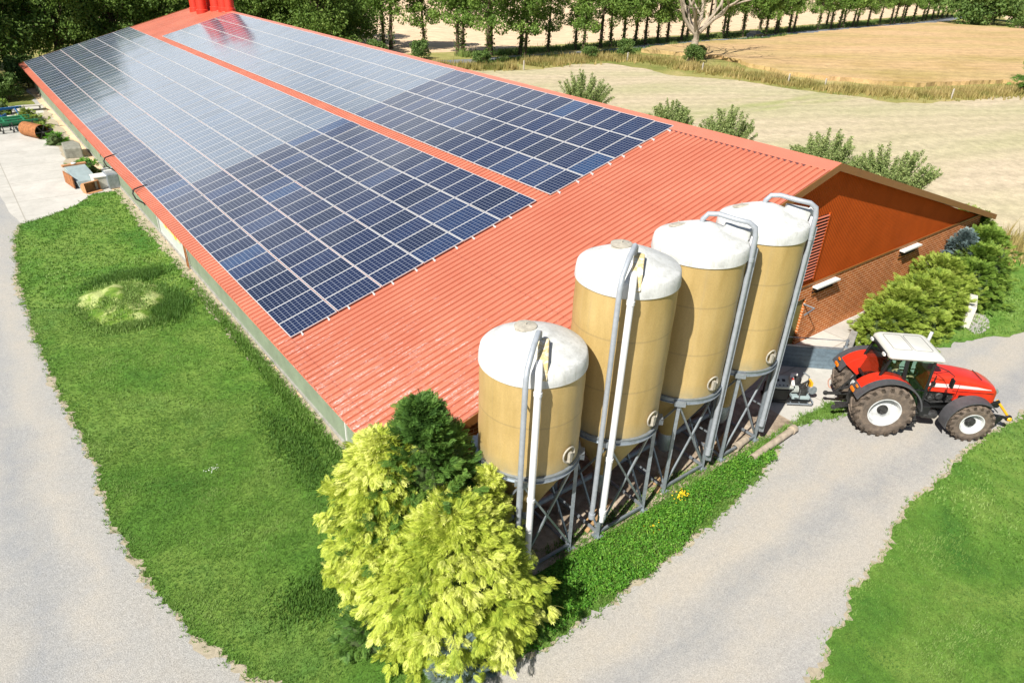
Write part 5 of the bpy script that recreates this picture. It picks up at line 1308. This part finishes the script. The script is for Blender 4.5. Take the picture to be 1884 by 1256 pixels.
b.build('roof_seam', M['tgrey'], TR)
b = MB(); b.box((-.23, 0, 2.70), (.06, 1.1, .09)); b.build('rear_light_bar', M['black'], TR)
for s in (-1, 1):
    b = MB(); b.box((-.28, s * .5, 2.70), (.06, .14, .08)); b.build('work_light', M['white'], TR)
b = MB(); b.tube([(1.55, .62, 1.0), (1.55, .62, 2.7), (1.60, .66, 3.02)], .055, 12); b.tube([(1.55, .62, 1.7), (1.55, .62, 2.4)], .085, 12); b.build('exhaust', M['rimw'], TR, smooth=True)
for s in (-1, 1):
    b = MB(); b.tube([(1.32, s * .66, 2.5), (1.55, s * 1.0, 2.52), (1.62, s * 1.24, 2.5), (1.62, s * 1.26, 2.3)], .014, 6); b.tube([(1.32, s * .66, 2.2), (1.55, s * 1.0, 2.5)], .010, 6)
    b.box((1.62, s * 1.27, 2.25), (.05, .17, .30)); b.build('mirror', M['black'], TR)
b = MB(); b.tube([(1.45, -.62, 1.55), (1.5, -.6, 1.95), (1.5, -.6, 2.1)], .02, 6); b.tube([(1.34, -.7, 1.75), (1.6, -.5, 1.72)], .02, 6); b.box((1.55, -.5, 1.75), (.10, .10, .12)); b.build('lamp_bracket', M['black'], TR)
# steps
b = MB()
for i, z in enumerate((.38, .62, .86)): b.box((.98, -.84 - .04 * (2 - i), z), (.42, .20, .035))
b.bar((.78, -.92, .36), (.78, -.76, .95), .03); b.bar((1.18, -.92, .36), (1.18, -.76, .95), .03); b.build('step', M['engine'], TR)
# rear linkage
b = MB()
for s in (-1, 1):
    b.bar((-.35, s * .30, .68), (-1.22, s * .42, .52), .09, .07); b.bar((-.5, s * .42, 1.25), (-.95, s * .40, .62), .05); b.lathe([(.07, -.05), (.09, 0), (.07, .05)], (-1.26, s * .43, .52), 12, 'Y')
b.bar((-.4, 0, 1.25), (-1.0, 0, 1.0), .06); b.box((-.5, 0, .75), (.3, .4, .5)); b.bar((-.6, 0, .45), (-1.05, 0, .40), .12, .06)
b.build('rear_linkage', M['engine'], TR)
# seat, wheel
b = MB(); b.box((.46, -.06, 1.50), (.5, .5, .14)); b.box((.20, -.06, 1.84), (.13, .48, .62), Matrix.Rotation(R(-8), 3, 'Y')); b.build('driver_seat', M['seat'], TR, bevel=.03)
b = MB(); pts = [(.80 + .04 * math.sin(a), .20 * math.cos(a) - .02, 1.86 + .0 * a) for a in [0]]
for k in range(25): pass
ring = [Vector((1.02, -.06, 1.84)) + Vector((math.sin(a) * .15, math.cos(a) * .19, math.sin(a) * .10)) for a in [2 * PI * k / 24 for k in range(25)]]
b.tube(ring, .016, 6, False); b.tube([(1.02, -.06, 1.84), (1.16, -.06, 1.3)], .04, 8); b.bar(ring[0], ring[12], .02); b.build('steering_wheel', M['black'], TR)

# driver, seated in the cab
def skin_body(name, verts, edges, radii, mat, parent, root=0, sub=1):
    me = bpy.data.meshes.new(name); me.from_pydata(verts, edges, []); o = bpy.data.objects.new(name, me); COL.objects.link(o); o.parent = parent
    me.materials.append(mat)
    sk = o.modifiers.new('skin', 'SKIN'); sk.use_smooth_shade = True
    for i, r_ in enumerate(radii): me.skin_vertices[0].data[i].radius = r_ if isinstance(r_, tuple) else (r_, r_)
    me.skin_vertices[0].data[root].use_root = True
    ss = o.modifiers.new('sub', 'SUBSURF'); ss.levels = sub; ss.render_levels = sub
    return o
DR = thing('person', 'person in dark clothes sitting in the tractor cab with one forearm towards the wheel', 'person', TR.matrix_basis @ Vector((.44, -.08, 1.56)), R(-41.5))
# local: x forward, z up, origin at the seat
V_ = [(0, 0, .08), (-.02, 0, .28), (0, 0, .46), (.02, 0, .56), (.04, 0, .66), (.06, 0, .78),
      (0, -.19, .44), (.10, -.26, .22), (.40, -.19, .26), (0, .19, .44), (.12, .25, .22), (.42, .17, .26),
      (.06, -.10, .06), (.44, -.13, .08), (.50, -.12, -.36), (.64, -.12, -.42), (.06, .10, .06), (.44, .13, .08), (.50, .12, -.36), (.64, .12, -.42)]
E_ = [(0, 1), (1, 2), (2, 3), (3, 4), (4, 5), (2, 6), (6, 7), (7, 8), (2, 9), (9, 10), (10, 11), (0, 12), (12, 13), (13, 14), (14, 15), (0, 16), (16, 17), (17, 18), (18, 19)]
RD_ = [(.14, .11), (.15, .11), (.15, .10), .055, (.085, .075), (.095, .08), .06, .045, .032, .06, .045, .032, .085, .065, .048, .04, .085, .065, .048, .04]
body = skin_body('body', V_, E_, RD_, M['skin'], DR)
skin_body('shirt', [(-.0, 0, .05), (-.02, 0, .28), (0, 0, .47), (0, -.20, .44), (.07, -.245, .29), (0, .20, .44), (.08, .24, .29)], [(0, 1), (1, 2), (2, 3), (3, 4), (2, 5), (5, 6)], [(.165, .135), (.175, .135), (.165, .12), .078, .065, .078, .065], M['shirt'], DR)
skin_body('trousers', [(0, 0, .05), (.06, -.10, .06), (.44, -.13, .08), (.50, -.12, -.34), (.06, .10, .06), (.44, .13, .08), (.50, .12, -.34)], [(0, 1), (1, 2), (2, 3), (0, 4), (4, 5), (5, 6)], [(.16, .13), .10, .078, .062, .10, .078, .062], M['trouser'], DR)
b = MB(); b.lathe([(.03, .90), (.075, .885), (.105, .84), (.112, .78), (.105, .72), (.07, .70)], (.03, 0, -.01), 18); b.build('hair', M['hair'], DR, smooth=True)
b = MB(); b.lathe([(.0, 0), (.018, .01), (.0, .05)], (.155, 0, .745), 8, 'Z', False); b.box((.14, .035, .785), (.02, .022, .012)); b.box((.14, -.035, .785), (.02, .022, .012)); b.build('face', M['hair'], DR)
for s in (-1, 1):   # hands on the wheel: palm, four fingers, thumb
    b = MB(); h0 = Vector((.42, -.19 if s < 0 else .17, .26))
    b.box(h0 + Vector((.04, 0, 0)), (.09, .075, .028))
    for k in range(4):
        yy = (-.028 + .019 * k); L_ = (.066, .076, .072, .056)[k]
        b.tube([h0 + Vector((.08, yy, 0)), h0 + Vector((.08 + L_ * .6, yy, .004)), h0 + Vector((.08 + L_ * .9, yy, -.022)), h0 + Vector((.08 + L_ * .75, yy, -.045))], [.009, .009, .008, .007], 6)
    b.tube([h0 + Vector((.03, -s * .035, 0)), h0 + Vector((.06, -s * .065, -.008)), h0 + Vector((.09, -s * .072, -.02))], [.011, .010, .008], 6)
    b.build('hand', M['skin'], DR, smooth=True)

# ------------------------------------------------------------------ pump / generator cart beside the last silo
GN = thing('pump_unit', 'grey feed pump with dial control panel and coiled cable beside the last silo', 'pump', (13.95, -9.02, .03), R(-39))
b = MB(); b.box((0, 0, .10), (1.5, .6, .10)); b.box((-.35, 0, .35), (.7, .56, .42)); b.build('base_box', M['black'], GN, bevel=.02)
b = MB(); A = Matrix.Rotation(R(24), 3, 'X'); b.box((-.28, -.12, .78), (.72, .52, .10), A); pn_ = b.build('control_panel', M['boxgrey'], GN, bevel=.01)
b = MB(); b.lathe([(.06, 0), (.06, .015), (.02, .016)], n=18)
b.v = [tuple(A @ Vector((x, y, z + .05)) + Vector((-.42, -.08, .79))) for x, y, z in b.v]
b.box(Vector((-.22, -.08, .79)) + A @ Vector((0, 0, .055)), (.11, .11, .012), A)
for i in range(4): b.box(Vector((-.52 + i * .13, -.28, .70)) + A @ Vector((0, 0, .06)), (.04, .04, .03), A)
b.build('dial', M['black'], pn_)
b = MB(); b.prism([(.0, -.26), (.10, -.26), (.14, .12), (.08, .24), (.0, .12)], 0, .14, rot=A, c=(-.03, -.12, .83)); b.build('white_cover', M['white'], GN, bevel=.01)
b = MB(); b.lathe([(.035, 0), (.045, .02), (.02, .04)], n=14); b.v = [tuple(A @ Vector((x, y, z + .14)) + Vector((.02, -.16, .85))) for x, y, z in b.v]; b.build('switch', M['red'], GN)
b = MB()
for i in range(5): b.tube([(.33 + .17 * math.cos(a), .18 + .14 * math.sin(a), .62 + i * .035) for a in [2 * PI * k / 20 for k in range(21)]], .018, 6, False)
b.tube([(-.5, .3, .6), (-.35, .42, .75), (-.1, .36, .72), (.1, .3, .6)], .022, 6)
b.build('cable_coil', M['rubber'], GN)
b = MB(); b.box((.28, .30, .86), (.22, .10, .07)); b.build('plug', M['white'], GN, bevel=.01)
b = MB()
for i in range(6): b.lathe([(.13, 0), (.13, .03)], (.12 + i * .045, -.12, .52), 18, 'X')
b.build('motor', M['boxgrey'], GN)
b = MB(); b.box((.48, -.1, .50), (.28, .3, .30)); b.tube([(.3, -.1, .6), (.75, .1, .75)], .03, 8); b.tube([(.2, -.35, .3), (.35, -.38, .3), (.4, -.2, .62), (.7, 0, .8)], .02, 8); b.build('gearbox', M['engine'], GN)
b = MB(); b.box((.56, .02, .67), (.12, .05, .03)); b.box((.84, .12, .62), (.07, .30, .22)); b.build('yellow_guard', M['yellowp'], GN, bevel=.01)
b = MB(); b.box((.45, -.14, .27), (.62, .34, .12)); b.build('trough', M['tankgrey'], GN, bevel=.02)
b = MB(); b.tube([(-.05, -.44, .12), (.80, -.44, .12), (.86, -.38, .16), (.84, .2, .2), (.82, .3, .8), (.6, .34, .92)], .025, 8)
for x in (.1, .4, .7): b.box((x, -.38, .12), (.03, .12, .02))
b.lathe([(.14, -.05), (.16, 0), (.14, .05)], (.90, -.02, .44), 16, 'Y'); b.build('tube_frame', M['galv'], GN)

# ------------------------------------------------------------------ yard machinery at the far left
CV = thing('cultivator', 'long green cultivator with rows of tines parked on the concrete yard', 'cultivator', (-4.3, 47.3, .02), R(8))
b = MB()
for y in (-.9, .0, .95): b.box((0, y, .75), (5.4, .13, .13))
for x in (-2.2, -.9, .5, 1.8): b.bar((x, -.9, .78), (x + .2, .95, .78), .10)
b.bar((-2.6, .0, .85), (-4.2, 1.2, 1.1), .12); b.build('frame', M['green'], CV)
for i in range(8):
    x = -2.5 + i * .68
    for y in (-.9, .0):
        b = MB(); b.tube([(x, y, .78), (x - .02, y - .25, .62), (x, y - .30, .3), (x + .02, y - .12, .03)], .035, 6); b.box((x, y - .10, .08), (.12, .05, .18), Matrix.Rotation(R(-30), 3, 'X')); b.build('tine', M['engine'], CV)
b = MB(); b.lathe([(.33, -2.5), (.36, -2.4), (.36, 2.4), (.33, 2.5)], (0, 1.55, .38), 16, 'X'); b.build('packer_roller', M['green'], CV)
PLW = thing('plough', 'blue plough with curved boards behind the green cultivator', 'plough', (-4.6, 50.6, .02), R(6))
b = MB(); b.bar((-2.4, -.3, .95), (2.6, .5, .95), .16); b.bar((-2.4, -.3, .95), (-2.9, .3, 1.3), .12); b.build('beam', M['bluep'], PLW)
for i in range(4):
    x = -1.8 + i * 1.3; b = MB(); b.bar((x, -.15 + i * .12, .95), (x + .2, -.4 + i * .12, .35), .09)
    for k in range(5):
        t = k / 4; b.box((x + .1 + .42 * t, -.55 + i * .12 + .25 * t * t, .32 + .12 * t), (.14, .04, .46), Matrix.Rotation(R(20 + 28 * t), 3, 'Z'))
    b.build('mouldboard', M['bluep'], PLW)
RL = thing('rusty_roller', 'rusty brown cylinder roller with spoked end lying on the yard', 'roller', (-2.15, 44.3, .5), R(25))
b = MB(); b.lathe([(.52, -1.0), (.52, 1.0)], n=28, axis='Y', cap=False); b.lathe([(.48, -1.0), (.48, 1.0)], n=28, axis='Y', cap=False); b.build('drum', M['rust'], RL, smooth=True)
b = MB()
for k in range(6): a = k * PI / 3; b.bar((0, -1.02, 0), (math.cos(a) * .5, -1.02, math.sin(a) * .5), .06)
b.tube([(0, -1.3, 0), (0, 1.2, 0)], .05, 8); b.bar((.7, -1.2, .1), (.7, 1.1, .1), .1); b.bar((0, -1.25, 0), (.7, -1.25, .1), .07); b.build('spokes', M['engine'], RL)
b = MB(); b.box((0, 0, .4), (1.7, 1.0, .10), Matrix.Rotation(R(-12), 3, 'X')); b.box((-.7, .2, .2), (.1, .5, .4)); b.box((.7, .2, .2), (.1, .5, .4)); tag(b.build('pale_slab', M['conc_wall'], bevel=.02, loc=(-1.2, 54.8, 0)), 'pale slanted concrete slab near the far barn corner', 'slab')
b = MB(); b.prism([(-.55, -1.0), (.5, -1.2), (.62, .3), (.4, 1.2), (-.4, 1.0)], 0, .7); tag(b.build('stone_block', M['stone'], bevel=.06, loc=(-.75, 37.6, 0)), 'big grey angular rock-like block beside the barn wall', 'block')
BN = thing('feed_hopper', 'blue-grey sloped steel hopper with orange rim standing on the yard', 'hopper', (-1.35, 30.0, .02), R(8))
b = MB(); b.loft([[(-.5, -1.1, .05), (.5, -1.1, .05), (.5, .9, .1), (-.5, .9, .1)], [(-.58, -1.0, .45), (.58, -1.0, .45), (.58, 1.0, .95), (-.58, 1.0, .95)]]); b.build('tank', M['tankgrey'], BN, bevel=.02)
b = MB(); b.box((0, 1.02, .96), (1.35, .28, .12)); b.build('rim', M['rustgold'], BN, bevel=.02)
b = MB(); b.lathe([(.14, 0), (.14, .05), (.02, .08)], (0, 1.02, 1.02), 18); b.build('lid', M['white'], BN)
b = MB(); b.box((-.74, -.1, .40), (.06, 1.7, .7)); b.build('side_leaf', M['rust'], BN)
b = MB(); b.arc(0, .48, .50, R(75), R(300), -.75, .75, .035, 14)
for yy in (-.76, .73): b.prism([(.13, .96), (-.2, .92), (-.44, .7), (-.49, .45), (-.4, .2), (-.1, .01), (.25, .05)], yy, yy + .03, 'Y')
b.prism([(.25, .05), (.55, .02), (.55, .05), (.25, .09)], -.75, .75, 'Y')
o = b.build('rusty_bucket', M['rustgold'], loc=(-1.2, 28.0, .02)); o.rotation_euler = (0, 0, R(-65)); o.scale = (.62, .62, .62); tag(o, 'rusty orange tipped loader bucket at the corner of the lawn', 'bucket')
b = MB(); b.box((-.5, .2, .55), (.06, .12, .4)); b.box((-.5, -.2, .55), (.06, .12, .4)); b.build('bracket', M['rust'], o)
WB = thing('white_box', 'white lidded box standing against the steel tank by the barn', 'box', (-.62, 28.7, .02), R(4))
b = MB(); b.box((0, 0, .35), (.72, .8, .7)); b.build('body', M['conc_wall'], WB, bevel=.02); b = MB(); b.box((0, 0, .72), (.78, .86, .06)); b.build('lid', M['white'], WB, bevel=.01)
ST = thing('steel_tank', 'shiny steel tank with ribs against the barn wall, right of the white box', 'tank', (.02, 28.65, .02), R(2))
b = MB(); b.box((0, 0, .42), (.62, 1.2, .84)); b.build('body', M['galv'], ST, bevel=.03)
b = MB(); b.box((0, .25, .88), (.5, .3, .06)); b.box((0, -.2, .88), (.56, .05, .08)); b.tube([(-.3, .55, .95), (.3, .55, .95)], .04, 8); b.build('rib', M['rimw'], ST)
conifer('yard_bush', 'bright green weedy bush by the wall above the steel tank', 'bush', (-.85, 32.2, 0), 1.0, .9, M['weed'], 500, .2, low, .3, .1, 81, trunk=False, updir=.6)
conifer('yard_bush', 'narrow strip of green weeds along the barn wall beside the rock', 'bush', (-1.2, 41.2, 0), .8, .9, M['weed'], 350, .22, low, .3, .1, 83, trunk=False, updir=.6)
for i, (x, y, r_, lb) in enumerate([(-1.5, 44.2, .8, 'green weed bush right of the rusty roller'), (-1.7, 47.6, .9, 'green weed bush in the row beside the cultivator end'), (-1.9, 50.5, .8, 'green weed bush next to the pale slab')]):
    conifer('yard_bush', lb, 'bush', (x, y, 0), r_, 1.0, M['juniper'], 350, .22, low, .3, .1, 85 + i, trunk=False, updir=.6)
for i in range(7):
    x, y = -3.2 - i * 1.4, 54.0 + .3 * math.sin(i * 2); r_ = .7 + .25 * math.sin(i * 3.1)
    conifer('yard_edge_bush', ['first', 'second', 'third', 'fourth', 'fifth', 'sixth', 'seventh'][i] + ' low bush left of the pale slab at the back of the yard', 'bush', (x, y, 0), r_, 1.2, M['juniper' if i % 2 else 'thuja2'], 300, .25, low, .3, .1, 95 + i, group='low bushes at the back of the yard', trunk=False, updir=.6)

# parked car on the lane
CR = thing('parked_car', 'dark parked car on the lane under the avenue trees', 'car', (125.3, 71.0, .02), R(8))
b = MB(); prof = [(-2.1, .35), (-2.15, .75), (-1.9, .95), (-1.3, 1.0), (1.0, .98), (2.0, .80), (2.2, .6), (2.2, .35)]
b.prism(prof, -.87, .87, 'Y'); b.build('body', M['carpaint'], CR, bevel=.06)
b = MB(); b.loft([[(-1.55, -.80, .98), (1.05, -.80, .96), (1.05, .80, .96), (-1.55, .80, .98)], [(-1.15, -.66, 1.42), (.35, -.66, 1.42), (.35, .66, 1.42), (-1.15, .66, 1.42)]]); b.build('cabin', M['black'], CR, bevel=.05)
for x in (-1.35, 1.35):
    for s in (-1, 1):
        b = MB(); b.lathe([(.2, -.1), (.32, -.1), (.33, 0), (.32, .1), (.2, .1)], n=20, axis='Y'); w_ = b.build('wheel', M['rubber'], CR, loc=(x, s * .8, .33)); b = MB(); b.lathe([(.19, -.11), (.19, .11)], n=16, axis='Y'); b.build('rim', M['rimw'], w_)
for s in (-1, 1):
    b = MB(); b.box((2.17, s * .6, .66), (.06, .3, .12)); b.build('headlight', M['white'], CR)

# ------------------------------------------------------------------ light, sky, camera
SD = Vector((0.95, 0.30, -1.0)).normalized()
elev = math.asin(-SD.z); az = math.atan2(-SD.x, -SD.y)   # direction towards the sun, from +Y clockwise
sun = bpy.data.lights.new('sun', 'SUN'); sun.energy = 5.0; sun.angle = R(.55); sun.color = (1.0, .955, .87)
so = bpy.data.objects.new('sun', sun); COL.objects.link(so); so.rotation_euler = SD.to_track_quat('-Z', 'Y').to_euler(); so.location = (-30, -10, 40)
W = bpy.data.worlds.new('World'); SC.world = W; W.use_nodes = True; nt = W.node_tree
for n in list(nt.nodes): nt.nodes.remove(n)
out = nt.nodes.new('ShaderNodeOutputWorld'); bg = nt.nodes.new('ShaderNodeBackground'); bg.inputs[1].default_value = .05
sky = nt.nodes.new('ShaderNodeTexSky'); sky.sky_type = 'NISHITA'; sky.sun_disc = False; sky.sun_elevation = elev; sky.sun_rotation = az
sky.air_density = 1.0; sky.dust_density = 1.0; sky.ozone_density = 1.0
# bright cumulus bank low over the far side, blue above
tc = nt.nodes.new('ShaderNodeTexCoord'); sp = nt.nodes.new('ShaderNodeSeparateXYZ'); nt.links.new(tc.outputs['Generated'], sp.inputs[0])
mp = nt.nodes.new('ShaderNodeMapping'); mp.inputs['Scale'].default_value = (1, 1, 2.4); nt.links.new(tc.outputs['Generated'], mp.inputs[0])
cn = noise_n(nt, mp.outputs[0], 3.2, 8, .6, .3)
band = math_n(nt, 'SUBTRACT', 1.0, math_n(nt, 'MULTIPLY', math_n(nt, 'ABSOLUTE', math_n(nt, 'SUBTRACT', sp.outputs['Z'], .27)), 3.2))
cl = math_n(nt, 'ADD', math_n(nt, 'MULTIPLY', cn, 1.1), math_n(nt, 'MULTIPLY', band, .45))
cl = ramp(nt, cl, [(.62, 0), (.86, 1)])
cl = math_n(nt, 'MULTIPLY', cl, ramp(nt, sp.outputs['Y'], [(.5, 0), (.7, 1)]))
shade = noise_n(nt, mp.outputs[0], 7.0, 6, .6)
ccol = ramp(nt, shade, [(.3, (10.5, 11.6, 13)), (.7, (18.5, 19.3, 20))])
mixed = mixc(nt, cl, sky.outputs[0], ccol)
nt.links.new(mixed, bg.inputs[0]); nt.links.new(bg.outputs[0], out.inputs[0])

cam = bpy.data.cameras.new('camera'); co = bpy.data.objects.new('camera', cam); COL.objects.link(co)
cam.sensor_width = 36; cam.lens = 24.302; cam.clip_end = 4000; cam.clip_start = .1
r_ = Vector((0.79200205, -0.60941335, 0.03671688)); u_ = Vector((0.27358556, 0.40803359, 0.87101064)); f_ = Vector((0.54578723, 0.679797, -0.48989013))
mw = Matrix((r_, u_, -f_)).transposed().to_4x4(); mw.translation = Vector((-6.33875, -18.90982, 13.36383))
co.matrix_world = mw; SC.camera = co
SC.view_settings.view_transform = 'Standard'; SC.view_settings.look = 'None'; SC.view_settings.exposure = .58; SC.view_settings.gamma = 1
SC.render.resolution_x = 1024; SC.render.resolution_y = 682
SC.cycles.diffuse_bounces = 2; SC.cycles.max_bounces = 8; SC.cycles.transparent_max_bounces = 12
